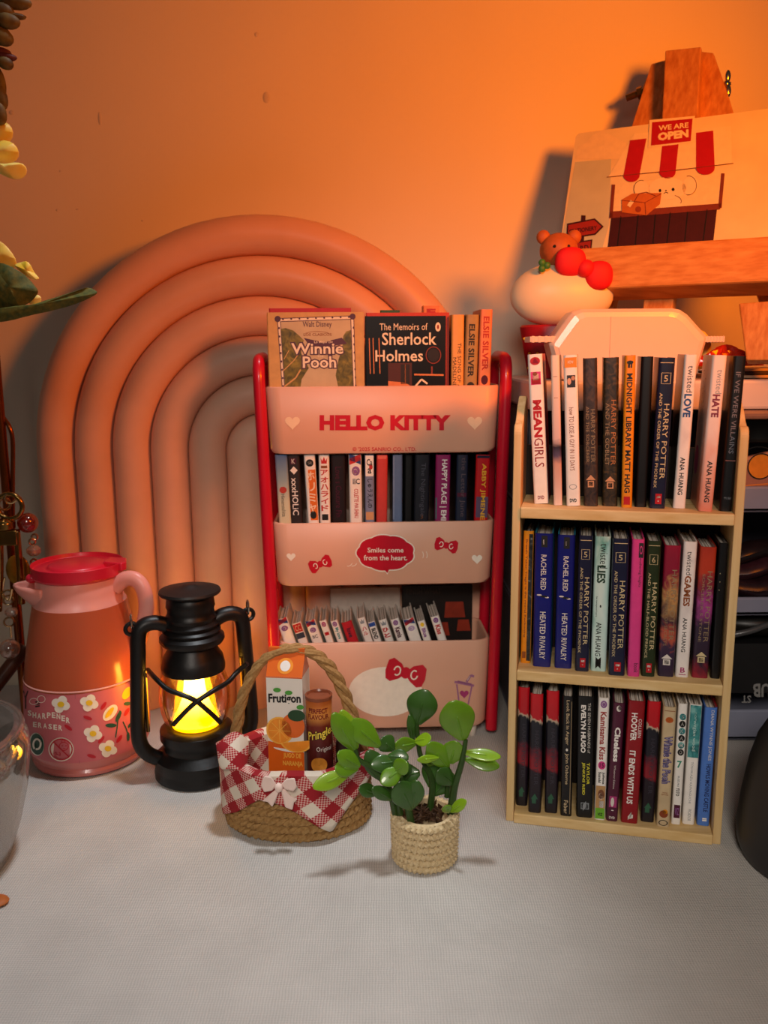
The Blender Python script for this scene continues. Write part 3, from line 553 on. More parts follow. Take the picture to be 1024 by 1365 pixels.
low = [
 ((685.6, 703, 1074, 687, 706.6, 916), 'scarlet and black swirled book against the left end of the bottom shelf', hpred, rb, black, {}),
 ((704, 721, 1085, 706.6, 725, 925), 'scarlet and black swirled book, second from the left end of the bottom shelf', hpred, rb, black, {}),
 ((726, 743, 1084, 727.5, 747, 921), 'scarlet and black swirled book, third from the left on the bottom shelf', hpred, rb, black, {}),
 ((747, 762, 1088, 749, 766, 928), 'slim black book with one line of cream script', black, [('t', 'Look Back in Anger', .97, .60, .3, .66, tan, .01), ('e', .48, .56, .1, .012, offw), ('t', 'John Osborne', .53, .27, .3, .66, tan, .01), ('t', 'Faber', .135, .02, .3, .66, tan, .01), ('r', .8, .02, .86, .96, golddim)], black, {}),
 ((767, 791, 1090, 769.5, 792, 928), 'thick black book with bold white and yellow capitals', black, [('t', 'THE SEVEN HUSBANDS of', .95, .54, .66, .82, offw, .0), ('t', 'EVELYN HUGO', .93, .54, .24, .54, white, .04), ('t', 'TAYLOR', .46, .28, .62, .80, mat('#e6dc3a', .4), .01), ('t', 'JENKINS REID', .46, .19, .32, .52, mat('#e6dc3a', .4), .01), ('r', .28, .07, .78, .125, grey), ('r', .32, .076, .74, .119, black), ('l', [(.4, .08), (.6, .115)], .05, grey)], black, {}),
 ((792, 807, 1095, 796, 815, 930), 'white comic with purple seal, red title and green foot', white, [('e', .5, .95, .3, .03, lav), ('o', .5, .95, .18, .018, .06, white), ('t', 'Kamisama Kiss', .89, .50, .24, .78, mat('#a03a34', .4), .03), ('e', .52, .455, .34, .034, pinkm), ('h', '15', .32, .435, .72, .475, maroon, .03), ('t', 'Julietta', .40, .30, .56, .82, ink, .03), ('t', 'Suzuki', .40, .31, .24, .5, ink, .03), ('r', .07, .10, .93, .285, mat('#b98c5a', .5)), ('e', .55, .215, .3, .04, mat('#7a4a30', .5)), ('e', .55, .20, .22, .03, mat('#eecbb0', .5)), ('r', .4, .105, .8, .16, white), ('r', .07, .01, .93, .10, lime), ('h', 'VIZ', .28, .035, .75, .06, ink, .03)], white, {}),
 ((807, 823.5, 1098, 818, 834, 937), 'dark maroon book with fat white rounded lettering', maroon, [('e', .5, .955, .22, .025, offw), ('e', .6, .96, .18, .02, maroon), ('t', 'Clueless', .80, .51, .26, .76, white, .04), ('t', 'Whatever Edition', .48, .28, .4, .56, offw, .0), ('r', .18, .12, .82, .215, magenta), ('e', .45, .165, .15, .04, offw), ('r', .4, .09, .6, .097, white), ('h', 'DVD', .25, .02, .75, .042, offw, .03)], maroon, {}),
 ((827, 850.6, 1098, 837.7, 861, 934), 'thick crimson book with white capitals', crim, [('t', 'COLLEEN', .86, .71, .68, .86, white, .0), ('t', 'HOOVER', .905, .68, .24, .60, white, .03), ('t', 'IT ENDS WITH US', .60, .16, .26, .62, white, .03), ('l', [(.4, .04), (.6, .08), (.5, .05), (.7, .06)], .03, offw)], crim, {}),
 ((852, 874, 1096, 863.5, 882, 935), 'scarlet and black swirled book right of the thick crimson one', hpred, rb, black, {}),
 ((875, 892.5, 1103, 883.6, 904, 942), 'tan book with violet outlined title and an orange seal', tan, [('r', .1, .965, .9, .97, sepia), ('e', .5, .895, .3, .024, mat('#b5541a', .4)), ('h', 'O', .42, .885, .58, .905, orange, .03), ('t', 'Winnie the Pooh', .765, .365, .18, .84, mat('#564a7a', .4), .07), ('t', 'Winnie the Pooh', .76, .37, .24, .78, mat('#cfc4da', .4), .0), ('h', 'THE POOH', .3, .285, .7, .295, sepia, .02), ('h', 'EDITION', .24, .268, .76, .28, sepia, .02), ('e', .5, .11, .34, .032, mat('#8c3f1e', .4)), ('e', .6, .13, .2, .02, orange), ('o', .5, .035, .36, .025, .08, ink)], tan, {}),
 ((894, 908, 1099, 904.6, 917.5, 938), 'white comic with black and teal discs and a green numeral', white, sum([[('e', .54, .895-.058*i, .34, .027, (teal if i % 2 == 0 else ink)), ('h', ch, .38, .88-.058*i, .70, .91-.058*i, white, .02)] for i, ch in enumerate('SAKAMO')], [])+[('h', '7', .24, .475, .74, .535, mat('#2f8a6e', .4), .03), ('t', 'SUZUKI', .41, .32, .4, .6, grey, .02), ('t', 'YUTO', .31, .24, .3, .68, ink, .03), ('r', .2, .055, .86, .165, maroon), ('h', 'VIZ', .3, .08, .75, .14, lav, .02)], white, {}),
 ((909.4, 926, 1099, 920, 937, 939), 'white book whose upper half is teal', white, [('r', .06, .565, .94, .995, teal), ('t', 'norwegian wood', .94, .62, .32, .66, marble, .0), ('t', 'TOSHIKAZU KAWAGUCHI', .53, .18, .4, .58, grey, .0), ('t', 'PICADOR', .13, .03, .4, .66, grey, .0)], white, {}),
 ((928, 950.5, 1101, 940, 963, 943), 'wide cornflower blue book at the right end of the bottom shelf', blue, [('t', 'DIANA WYNNE JONES', .98, .56, .44, .76, offw, .0), ('t', 'HOWLS MOVING CASTLE', .53, .12, .42, .78, mat('#1d2350', .4), .02), ('r', .4, .04, .74, .052, white), ('r', .4, .055, .74, .067, white)], blue, dict(side2=red)),
]
shelf_row(low, SHZ[0], 'books on the bottom shelf of the bookcase', 2.5)

# ------------------------------------------------------------------ three-tier cart
C0 = Vector((0.02, 42.0, 0)); CYAW = .04
cu = Vector((math.cos(CYAW), math.sin(CYAW), 0)); cw = Vector((-math.sin(CYAW), math.cos(CYAW), 0))
def C(u, w_, z): return C0+cu*u+cw*w_+Vector((0, 0, z))
def chit(px, py, w_):
    P = hit(px, py, C0+cw*w_, cw); return (P-C0).dot(cu), P.z
def oncart(l=-.012):
    def f(px, py):
        return hit(px, py, C0+cw*l, cw)
    return f
cartp = mat('#e2ab8f', .38, .03, 40, sss=.15, name='cart_plastic'); cred = mat('#c8102a', .32, .05, 60, coat=.2, name='cart_red')
cart = thing('storage_cart', 'pale pink three-tier toy cart with red side frames holding tiny books', 'cart', C0)
CD = 4.1
for sg in (-1, 1):
    b = MB(); w0 = 5.55; w1 = 6.02
    def e(z): return sg*(w0+(w1-w0)*z/19.6)
    path = [C(e(z), .35, z) for z in (0.5, 5, 10, 15, 18.6)]+[C(e(19.2), .42, 19.25), C(e(19.6), .7, 19.6), C(e(19.7), 1.2, 19.7), C(e(19.7), 3.0, 19.75), C(e(19.7), 3.5, 19.65), C(e(19.3), 3.85, 19.2), C(e(18.5), 3.95, 18.5)]+[C(e(z), 3.95, z) for z in (14, 9, 4, .5)]
    b.tube(path, .3, cred, 12)
    b.tube([C(e(.9), .35, .9), C(e(.9), 3.95, .9)], .28, cred, 10); b.build('side_frame', cart)
cw_ = mat('#f4dccb', .45, .04); cwhite = mat('#f6ead9', .5, .04)
def bin_(zb, zt, wb, wt):
    b = MB(); R = .75; n = 6
    def outl(w_, z, ins, r):
        return [C(x, y, z) for x, y in rrect(-w_/2+ins, ins, w_/2-ins, CD-ins, r, n)]
    loops = [outl(wb-.5, zb, .25, R), outl(wb-.1, zb+.06, .06, R), outl(wb, zb+.25, 0, R), outl(wt, zt-.06, 0, R), outl(wt, zt, .04, R), outl(wt, zt, .14, R-.1), outl(wt, zt-.1, .2, R-.1), outl(wb, zb+.25, .2, R-.1)]
    N = len(loops[0]); v = [p for l in loops for p in l]
    f = [(i*N+k, i*N+(k+1) % N, (i+1)*N+(k+1) % N, (i+1)*N+k) for i in range(len(loops)-1) for k in range(N)]
    f += [tuple(range(N-1, -1, -1)), tuple(range((len(loops)-1)*N, len(loops)*N))]
    b.add(v, f, cartp, True); return b
BT, BM, BL = (15.11, 18.4, 11.15, 11.45), (8.45, 11.7, 10.85, 11.1), (.75, 5.48, 10.6, 10.85)
oc = oncart(); oc2 = oncart(-.02)
def heart(fn, x, y, s, m):
    return [fn(x+s*16*math.sin(t)**3/16, y-s*(13*math.cos(t)-5*math.cos(2*t)-2*math.cos(3*t)-math.cos(4*t))/16) for t in [2*math.pi*k/24 for k in range(24)]]
def bow(b, fn, x, y, s, r, m, m2=None, fn2=None):
    c, n_ = math.cos(math.radians(r)), math.sin(math.radians(r))
    def g(u, v): return (x+s*(u*c-v*n_), y+s*(u*n_+v*c))
    for sg in (-1, 1):
        b.poly([fn(*g(sg*p, q)) for p, q in ((.05, -.1), (.3, -.42), (.75, -.62), (1.0, -.45), (1.05, .1), (.95, .5), (.7, .6), (.3, .38), (.05, .12))], m)
        if m2: b.ring(lambda u, v: (fn2 or fn)(*g(u, v)), sg*.45, 0, .2, .26, .07, m2, 14, 0 if sg > 0 else -180, 300 if sg > 0 else 120)
    b.ell(lambda u, v: (fn2 or fn)(*g(u, v)), 0, 0, .26, .3, m)
def fit(fn, x0, y0, x1, y1, x0b=None): return lambda a, c: fn(x0+(x1-x0)*a, y1-(y1-y0)*c)
b = bin_(*BT); hm = mat('#f7d3ae', .5, .04)
b.text('HELLO KITTY', fit(oc, 426, 553, 601, 574), cred, .06); b.poly(heart(oc, 390, 563, 10, hm), hm); b.poly(heart(oc, 633, 563, 10, hm), hm)
b.text("\u00a9 '2025 SANRIO CO., LTD.", fit(oc, 470, 596, 555, 602), cred, .01); b.build('top_bin', cart, sharp=50)
b = bin_(*BM)
for m, dl, f_ in ((cwhite, 1.6, oc), (cred, 0, oc2)):
    pts = []
    for k in range(72):
        t = 2*math.pi*k/72; s_ = 1+.06*abs(math.sin(t*4.5)); pts.append(f_(514+(36.5+dl)*s_*math.cos(t), 737+(22.5+dl)*s_*math.sin(t)))
    b.poly(pts, m); b.poly([f_(509, 755), f_(521, 755), f_(516.5, 764+dl*1.3)], m)
oc3 = oncart(-.03)
b.text('Smiles come', fit(oc3, 490, 730, 538, 736.5), cwhite, .015); b.text('from the heart.', fit(oc3, 485, 740, 543, 747), cwhite, .015)
bow(b, oc, 427, 752, 15, -22, cred, cwhite, oc2); bow(b, oc, 595, 727, 15, 12, cred, cwhite, oc2)
b.poly(heart(oc, 388, 742, 6, cwhite), cwhite); b.poly(heart(oc, 636, 745, 7, cwhite), cwhite)
for x, a0, a1 in ((470, 150, 220), (464, 150, 220), (558, -40, 30), (563, -40, 30)): b.ring(oc, x, 747 if x < 500 else 740, 7, 8, .8, cwhite, 8, 180-a0 if x < 500 else a0, 180-a0+70 if x < 500 else a1)
b.build('middle_bin', cart, sharp=50)
b = bin_(*BL)
b.ell(oc, 514, 922, 49, 33, cwhite, 0, 36); bow(b, oc2, 541, 897, 26, 14, cred, cwhite, oc3)
lil = mat('#a5688f', .5, .05)
b.line(oc, [(609, 912), (612, 936), (624, 940), (629, 915)], 2, lil); b.line(oc, [(606, 909), (632, 914)], 3, lil); b.line(oc, [(610, 908), (629, 912)], 2, lil); b.line(oc, [(622, 909), (628, 900), (632, 902)], 3, lil); b.line(oc, [(623, 907), (627, 901)], 1, cwhite)
b.poly(heart(oc, 619, 925, 6, lil), magenta)
b.build('bottom_bin', cart, sharp=50)
for u_ in (-4.6, 4.6):
    for w2 in (.7, 3.4):
        b = MB(); b.lathe([(.13, .0), (.2, .1), (.27, .8)], C(u_, w2, 0)[:2], mat('#eadfd2', .45, .04), 12); b.build('foot', cart)

def cbook(uc, w_, z, t, h, d, lean, *a, **k):
    Mx = Matrix.Translation(C(uc, w_, z)) @ Matrix.Rotation(CYAW, 4, 'Z') @ Matrix.Rotation(lean, 4, 'Y'); return book(Mx, t, h, d, *a, **k)
def vmap(ops, k):
    g = lambda v: 1-k*(1-v); out = []
    for op in ops:
        o_ = list(op)
        if o_[0] == 'r': o_[2], o_[4] = g(o_[2]), g(o_[4])
        elif o_[0] in 'tv': o_[2], o_[3] = g(o_[2]), g(o_[3])
        elif o_[0] == 'h': o_[3], o_[5] = g(o_[3]), g(o_[5])
        elif o_[0] in 'eo': o_[2] = g(o_[2]); o_[4] *= k
        else: o_[1] = [(u, g(v)) for u, v in o_[1]]
        out.append(tuple(o_))
    return out
# front-facing covers in the top tier: thin books whose flat front faces the room
def cover_book(px0, px1, pyt, w_, t, label, m, ops, h=6.3, tilt=0.0, side=None, name='book', base=None):
    u0, z1 = chit(px0, pyt, w_); u1, _ = chit(px1, pyt, w_); W = u1-u0; zb = z1-h if base is None else base; H = z1-zb
    Mx = Matrix.Translation(C((u0+u1)/2, w_, zb)) @ Matrix.Rotation(CYAW, 4, 'Z') @ Matrix.Rotation(tilt, 4, 'Y')
    root = thing(name, label, 'book', group='books standing in the top tier of the cart', M=Mx); b = MB()
    b.box((0, .025, H/2), (W, .05, H), m); b.box((0, t-.025, H/2), (W, .05, H), side or m); b.box((-W/2+.025, t/2, H/2), (.05, t, H), side or m)
    fn = lambda px, py, l=-.008: Vector(((px-px0)/(px1-px0)*W-W/2, l, H-(py-pyt)/(px1-px0)*W))
    for op in ops: op(b, fn)
    b.build('cover', root, local=True)
    p = MB()
    for i in range(5): p.box((.02, .07+(t-.14)*(i+.5)/5, H/2-.03), (W-.12, (t-.14)/5*.8, H-.14), cream)
    p.build('page_block', root, local=True); return root
skyc = mat('#c9b48f', .5, .1, 100); leafc = swirl('painted_leaves', [(.3, '#3f3d14'), (.5, '#6d6420'), (.7, '#95852f')], 220); tanc = mat('#d1a463', .5, .1, 200); purp = mat('#553047', .5, .1); paper = mat('#f3e2c8', .5, .05)
def F(fn, l): return lambda x, y: fn(x, y, l)
def winnie(b, fn):
    b.poly([fn(369, 424), fn(472, 421), fn(474, 540), fn(374, 540)], purp)
    f2 = F(fn, -.011); f3 = F(fn, -.014); f4 = F(fn, -.018); f5 = F(fn, -.022)
    b.poly([f2(370, 425), f2(471, 422), f2(473, 540), f2(375, 540)], paper); b.poly([f3(373, 428), f3(468, 425.5), f3(471, 540), f3(377, 540)], purp)
    b.poly([f4(374, 429), f4(467, 426.5), f4(470, 540), f4(378, 540)], skyc)
    for x, y in ((370, 425), (470, 422.5)): b.ell(f4, x, y, 4, 4, purp)
    for k in range(9):
        b.ell(f4, 377+k*11, 425.5-k*.3, 1.3, 1.2, purp, 0, 8); b.ell(f4, 371.5+k*.5, 437+k*11, 1.1, 1.6, purp, 0, 8); b.ell(f4, 471+k*.3, 437+k*11, 1.1, 1.6, purp, 0, 8)
    L5 = F(fn, -.02)
    b.poly([L5(374, 438), L5(380, 437), L5(390, 440), L5(398, 447), L5(404, 453), L5(400, 470), L5(410, 490), L5(400, 505), L5(396, 530), L5(378, 530)], leafc)
    b.poly([L5(467.5, 440), L5(461, 442), L5(457, 448), L5(456, 460), L5(450, 480), L5(446, 500), L5(452, 530), L5(470, 530)], leafc)
    b.line(f5, [(375, 494), (390, 480), (396, 472)], 1.2, tanc); b.line(f5, [(376, 515), (392, 503), (399, 492)], 2, tanc); b.line(f5, [(377, 478), (384, 466)], 1, tanc)
    b.poly([f5(404, 450), f5(430, 456), f5(455, 450), f5(462, 458), f5(430, 463), f5(410, 458)], purp)
    L6 = F(fn, -.026); L7 = F(fn, -.030)
    b.text('Walt Disney', fit(f5, 403, 428.5, 442, 438), purp, .01); b.text('LOS CLASICOS', fit(f5, 404, 444, 441.5, 447.5), sepia, .02); b.ring(f5, 422, 446, 18, 4.5, .7, sepia, 16, 200, 340)
    b.text('Lo Mejor De', fit(L6, 418, 454, 443, 458), paper, .01)
    for f_, m, bo, dx in ((L6, purp, .09, 1.6), (L7, paper, .02, 0)):
        b.text('Winnie', fit(f_, 387-dx, 457-dx, 457+dx, 471.5+dx), m, bo); b.text('Pooh', fit(f_, 402-dx, 474.5-dx, 447+dx, 490+dx), m, bo)
    b.text('the', fit(L7, 422, 472, 430, 475.5), paper, .0)
blackc = mat('#0b0809', .3, .1, coat=.2); glow = mat('#8a2f1a', .5, .15, 200); glow2 = mat('#d9824a', .5, .1)
def sherlock(b, fn):
    f2 = F(fn, -.012); f3 = F(fn, -.016)
    b.text('The Memoirs of', fit(f2, 506, 431, 570, 440), paper, .0); b.text('Sherlock', fit(f2, 509, 443, 582, 459.5), paper, .012); b.text('Holmes', fit(f2, 500, 466, 564, 481), paper, .012)
    b.ell(f2, 584, 436, 3.6, 6, paper); b.ell(f3, 584, 436, 1.4, 3, glow)
    b.ring(f2, 578, 473, 10.5, 11.5, 1.2, glow, 24); b.ell(f2, 578, 473, 8, 9, mat('#1d0d0b', .4))
    b.poly([f2(517, 483), f2(549, 483), f2(549, 515), f2(517, 515)], mat('#4a1810', .5)); b.poly([f3(534, 485), f3(546, 485), f3(546, 511), f3(534, 511)], mat('#200b09', .5)); b.line(f3, [(540, 485), (540, 511)], 1.2, glow2)
    b.poly([f3(517, 507), f3(540, 509), f3(549, 515), f3(517, 515)], glow2); b.line(f2, [(552, 498.5), (592, 499.5)], 2.2, glow2); b.line(f3, [(576, 488), (576, 498)], 2, glow)
    for x in (492, 497, 505): b.line(f2, [(x, 450), (x+1, 497)], 1.2, glow2)
    b.line(f3, [(554, 514), (562, 505), (570, 511)], 2.4, paper)
BZT = 15.4
cover_book(358.5, 468, 411, .95, .22, 'thin red book whose top edge shows behind the tan illustrated cover', red, [], base=BZT)
cover_book(355.5, 485, 416.5, .35, .5, 'tan book with leafy illustrated cover facing out at the left of the top tier', tanc, [winnie], base=BZT)
cover_book(486.5, 594.5, 421.5, .35, .32, 'black book with cream serif title facing out in the top tier', blackc, [sherlock], base=BZT)
cover_book(488, 599, 417, .78, .4, 'orange-red book just behind the black front-facing cover', mat('#c83a1c', .4, .08), [], base=BZT)
cover_book(507, 533, 413.5, 1.3, .3, 'green topped book behind the orange-red one in the top tier', mat('#2f5a30', .4), [], base=BZT)
def emark(b, fn): b.text('E', fit(fn, 569, 411.5, 581, 420), red, .06)
cover_book(564, 586, 407.5, 2.0, .8, 'peach book poking above the rest at the back of the top tier', mat('#e2874e', .4), [emark], base=BZT)
def cart_spine(xl, xr, yt, w_, label, m, ops, d=2.6, side=None, xbl=None, xbr=None, yb=514, group='books standing in the top tier of the cart', base=BZT, **k):
    u0, z1 = chit(xl, yt, w_); u1, _ = chit(xr, yt, w_); lean = 0
    h = z1-base; uc = (u0+u1)/2; ub = uc
    if xbl is not None:
        a, zb = chit(xbl, yb, w_); c_, _ = chit(xbr, yb, w_); lean = math.atan2(uc-(a+c_)/2, z1-zb); ub = uc-math.tan(lean)*h
    cbook(ub, w_, base+.02, (u1-u0)*.97, h/math.cos(lean), d, lean, label, group, m, ops, side, **k)
warm = mat('#e9a85c', .4, .06)
cart_spine(602, 619.5, 420, .35, 'pale orange book with thin dark capitals in the top tier', warm, [('t', 'THE SONG OF ACHILLES', .79, .28, .5, .78, ink, .0), ('t', 'MADELINE MILLER', .68, .30, .14, .40, ink, .0)], side=black)
cart_spine(621.5, 639.5, 420, .35, 'grey-olive book with bold black capitals in the top tier', mat('#a98a56', .4, .08), [('t', 'ELSIE SILVER', .93, .53, .24, .7, ink, .03), ('e', .5, .46, .3, .035, ink)], xbl=618, xbr=637)
cart_spine(640.5, 657.5, 413, .35, 'coral book with red capitals at the right end of the top tier', mat('#ea8a5c', .4, .06), [('t', 'ELSIE SILVER', .95, .56, .26, .76, mat('#b22a20', .4), .03), ('e', .5, .49, .28, .035, maroon)], side=mat('#9a5a52', .4), xbl=637.5, xbr=654)
# middle tier
seas = swirl('sunset_sea', [(0, '#d8cfa8'), (.6, '#d2ccac'), (.8, '#93a9b0'), (1, '#4d6c9c')], 60, axis=(0, 1, .064, .1)); horim = mat('#e2701e', .4, .06); jred2 = mat('#c02a2a', .4, .05); slate = mat('#5f7396', .4, .06); darkb = mat('#181a24', .35, .1)
bz = 8.75; G2 = 'books standing in the middle tier of the cart'
mrow = [
 ((366, 383, 373.6, 386.6), 'pale sea-blue to cream book leaning at the left end of the middle tier', seas, [('e', .5, .48, .3, .05, mat('#b4362a', .5)), ('t', 'Himenoshita', .42, .08, .3, .62, dkgrey, .0)], .3),
 ((382, 399.5, 387.5, 403), 'charcoal book with white diamond and white capitals', mat('#2b2020', .4), [('r', .25, .86, .72, .95, maroon), ('h', 'K', .36, .87, .62, .94, offw, .0), ('p', [(.5, .83), (.8, .77), (.5, .71), (.2, .77)], white), ('t', 'xxxHOLiC', .66, .10, .26, .74, white, .01)], .35),
 ((404.5, 420, 411, 424.5), 'orange and white comic with upright white characters', white, [('e', .5, .88, .34, .055, ink), ('h', 'GR', .3, .86, .7, .90, white, .02), ('r', .3, .02, .95, .78, horim), ('v', '\u30db\u30ea\u30df\u30e4', .77, .12, .2, .86, mat('#f7d9b8', .4), .02), ('e', .55, .10, .28, .06, ink)], .35),
 ((424.5, 439, 426, 441.5), 'white comic with crown and upright crimson characters', white, [('p', [(.18, .96), (.34, .91), (.5, .97), (.66, .91), (.82, .96), (.76, .87), (.24, .87)], jred2), ('r', .2, .80, .8, .84, sepia), ('v', '\u30a2\u30aa\u30cf\u30e9\u30a4\u30c9', .79, .15, .14, .86, jred2, .03), ('r', .2, .02, .8, .11, ink)], .35),
 ((440.5, 461, 443, 461), 'near-black book with faint red script', mat('#1c1013', .35), [('t', 'Love s Couture Fin', .82, .06, .3, .7, maroon, .0)], .45),
 ((464.5, 482, 466.5, 483), 'white comic with red and blue ribbon at its head', white, [('l', [(.05, .97), (.5, .94), (.95, .90)], .05, mat('#27407c', .4)), ('l', [(.05, .90), (.5, .93), (.95, .97)], .05, jred2), ('e', .55, .76, .32, .07, lav), ('o', .5, .75, .2, .045, .06, white), ('h', 'IIC', .3, .56, .85, .645, navy, .02), ('t', 'COLETTE WA SHINU', .49, .05, .38, .72, jred2, .02)], .35),
 ((486, 499, 487, 499.5), 'slim blue-grey comic with black brush lettering', mat('#7d86a4', .4), [('r', .08, .68, .92, .99, white), ('h', 'Ca', .2, .84, .8, .94, ink, .02), ('h', 'a', .3, .72, .7, .80, ink, .02), ('e', .65, .82, .2, .04, jred2), ('t', '\u3057\u3085\u3046\u3048\u3093\u306e', .64, .2, .25, .8, ink, .02), ('r', .08, .02, .92, .14, mat('#d49a6a', .4))], .35),
 ((501.8, 517.3, 501.8, 516), 'plain coral red book in the middle tier', mat('#cf3f38', .38, .05), [('r', .1, .94, .9, .99, mat('#e46a5a', .4))], .35),
 ((523.5, 537, 523.5, 536.5), 'plain slate blue book in the middle tier', slate, [('r', .06, .02, .14, .98, mat('#8fa0be', .4))], .35),
 ((538.8, 551.5, 538.3, 550.3), 'plain black book pushed back between slate blue and dark navy ones', black, [], .7),
 ((553, 574, 551.5, 572), 'dark navy book with dim looping script', darkb, [('t', 'The Nightingale', .88, .06, .34, .72, mat('#4a4854', .4), .0), ('h', '3', .45, .03, .6, .09, sepia, 0)], .4),
 ((581, 601.5, 580.5, 598.5), 'magenta book with white condensed capitals', mat('#8c1c5c', .38), [('t', 'HAPPY PLACE | EMILY HENRY', .93, -.52, .3, .78, white, .02), ('r', .03, .02, .12, .35, mat('#2f6a6a', .4))], .35),
 ((609, 625, 606.5, 623), 'dark blue book with loose script beside the magenta one', mat('#1a2338', .38), [('t', 'the Letter June', .96, .05, .3, .8, mat('#5a4a52', .4), .0), ('r', .1, .36, .9, .42, maroon)], .45),
 ((635, 654.5, 632, 650.5), 'red book with yellow capitals at the right end of the middle tier', mat('#b8141c', .35), [('r', .06, .95, .94, .99, navy), ('r', .1, .04, .94, .36, mat('#5a4a66', .4)), ('t', 'ABBY JIMENEZ', .87, -.10, .34, .74, mat('#e2a92c', .4), .02)], .35),
]
for (a_, b_, c_, d_), lb, m, ops, w_ in mrow:
    cart_spine(a_, b_, 607, w_, lb, m, vmap(ops, .53), xbl=c_, xbr=d_, yb=696, group=G2, base=bz, side=(m if m in (seas, jred2) else black), d=3.2)
# bottom tier, leaning, page tops showing
zb = 1.05; G3 = 'white spined comics leaning in the bottom tier'
ribbon = lambda v: [('l', [(.06, v+.03), (.5, v), (.94, v-.03)], .035, mat('#27407c', .4)), ('l', [(.06, v-.03), (.5, v), (.94, v+.03)], .035, jred2)]
def seal(v, m=lav): return [('e', .5, v, .3, .055, m), ('o', .46, v-.005, .16, .03, .06, white)]
lrow = [
 (367, 384, 'first comic from the left in the bottom tier, ribbon and violet seal on white', white, ribbon(.95)+seal(.80)),
 (388, 402, 'comic with red head and dark foot, second from the left in the bottom tier', white, [('r', .06, .80, .94, .985, red), ('h', 'CC', .2, .83, .8, .95, tan, .01), ('r', .06, .66, .94, .78, mat('#303a4c', .4))]),
 (405.6, 421, 'comic with ribbon and violet swirl beside the red-headed one', white, ribbon(.95)+seal(.80)+[('h', 'IIC', .25, .62, .75, .69, navy, .02)]),
 (424.8, 435.5, 'slim white comic with crimson seal over a red block', white, seal(.92, magenta)+[('r', .2, .68, .8, .75, red)]),
 (439.7, 450.5, 'slim white comic with teal lettering under a violet seal', white, seal(.93)+[('t', 'My love', .85, .6, .2, .8, mat('#2f8f8f', .4), .03)]),
 (453.8, 469.6, 'plain red book among the white comics of the bottom tier', mat('#b81f2c', .4), [('t', 'love', .86, .66, .3, .75, navy, .02)]),
 (475.4, 487, 'white comic with grey crest and two red strokes', white, [('p', [(.2, .97), (.35, .92), (.5, .98), (.65, .92), (.8, .97), (.74, .88), (.26, .88)], grey), ('v', '\u30cf\u30eb', .82, .62, .2, .8, jred2, .03)]),
 (489.5, 500.3, 'white comic with blue cap and black lettering', white, [('r', .06, .9, .94, .985, mat('#24489a', .4)), ('t', 'BLEND', .86, .62, .2, .8, ink, .04)]),
 (503.7, 516, 'white comic with grey crown and thick red characters', white, [('p', [(.18, .98), (.34, .92), (.5, .98), (.66, .92), (.82, .98), (.76, .88), (.24, .88)], grey), ('v', '\u3072\u3068', .84, .60, .12, .86, jred2, .05)]),
 (519.5, 532.5, 'white comic with violet seal and dark plum lettering', white, seal(.92)+[('t', 'Kamis', .82, .6, .2, .8, maroon, .04)]),
 (536, 553, 'wide comic with crossed ribbon and pale violet seal, fourth from the right', white, ribbon(.94)+seal(.79, mat('#b9a0c4', .4))),
 (555.7, 567, 'white comic with tiny yellow emblem, second from the right in the bottom tier', white, [('e', .5, .92, .26, .045, yel), ('t', 'Blue', .84, .64, .24, .76, lav, .04)]),
 (573, 586, 'last comic on the right of the bottom tier, violet seal over red lettering', white, seal(.92)+[('t', 'Kiss', .82, .62, .2, .8, jred2, .04)]),
]
ln = -.30
for i, (a_, b_, lb, m, ops) in enumerate(lrow):
    u0, z1 = chit(a_, 836, .45); u1, _ = chit(b_, 836, .45); z1 = 6.45+(.12 if i % 3 == 0 else 0)-.1*(i % 2)
    t = (u1-u0)*math.cos(ln)*.94; h = (z1-zb)/math.cos(ln); uc = (u0+u1)/2
    cbook(uc-math.tan(ln)*(z1-zb), .45, zb+abs(math.sin(ln))*t/2+.02, t, h, 2.6, ln, lb, G3, m, vmap(ops, .45), offw, pages=8, lift=.1)
def backbook(x0, x1, y0, w_, lb, m, ops):
    u0, z1 = chit(x0, y0, w_); u1, _ = chit(x1, y0, w_); W = u1-u0
    Mx = Matrix.Translation(C((u0+u1)/2, w_, 1.02)) @ Matrix.Rotation(CYAW, 4, 'Z'); r = thing('book', lb, 'book', M=Mx, group='flat books at the back of the bottom tier'); H = z1-1.02
    b = MB(); b.box((0, .02, H/2), (W, .04, H), m); b.box((0, .26, H/2), (W, .04, H), m); b.box((-W/2+.02, .14, H/2), (.04, .28, H), m)
    for op in ops: op(b, lambda u, v: Vector(((u-.5)*W, -.008, v*H)))
    b.build('cover', r, local=True); p = MB(); p.box((.02, .14, H/2), (W-.1, .18, H-.1), cream); p.build('page_block', r, local=True)
def darkart(b, fn):
    b.text('FINISH WHAT', lambda a, c: fn(.06+.5*a, .93+.05*c), mat('#3a2a26', .5), .03)
    for x, y, w_, h_ in ((.60, .72, .30, .14), (.52, .56, .16, .12), (.78, .60, .2, .1), (.6, .4, .12, .12)): b.poly([fn(x, y), fn(x+w_, y), fn(x+w_-.03, y+h_), fn(x+.02, y+h_)], mat('#8f2a12', .5, .2, 150))
backbook(440, 533, 785, 3.45, 'plain off-white book lying upright behind the leaning comics', mat('#bfb0a4', .5), [])
backbook(536, 630, 782, 3.40, 'dark book with rusty blocks on its cover behind the leaning comics', mat('#1d1614', .4), [darkart])

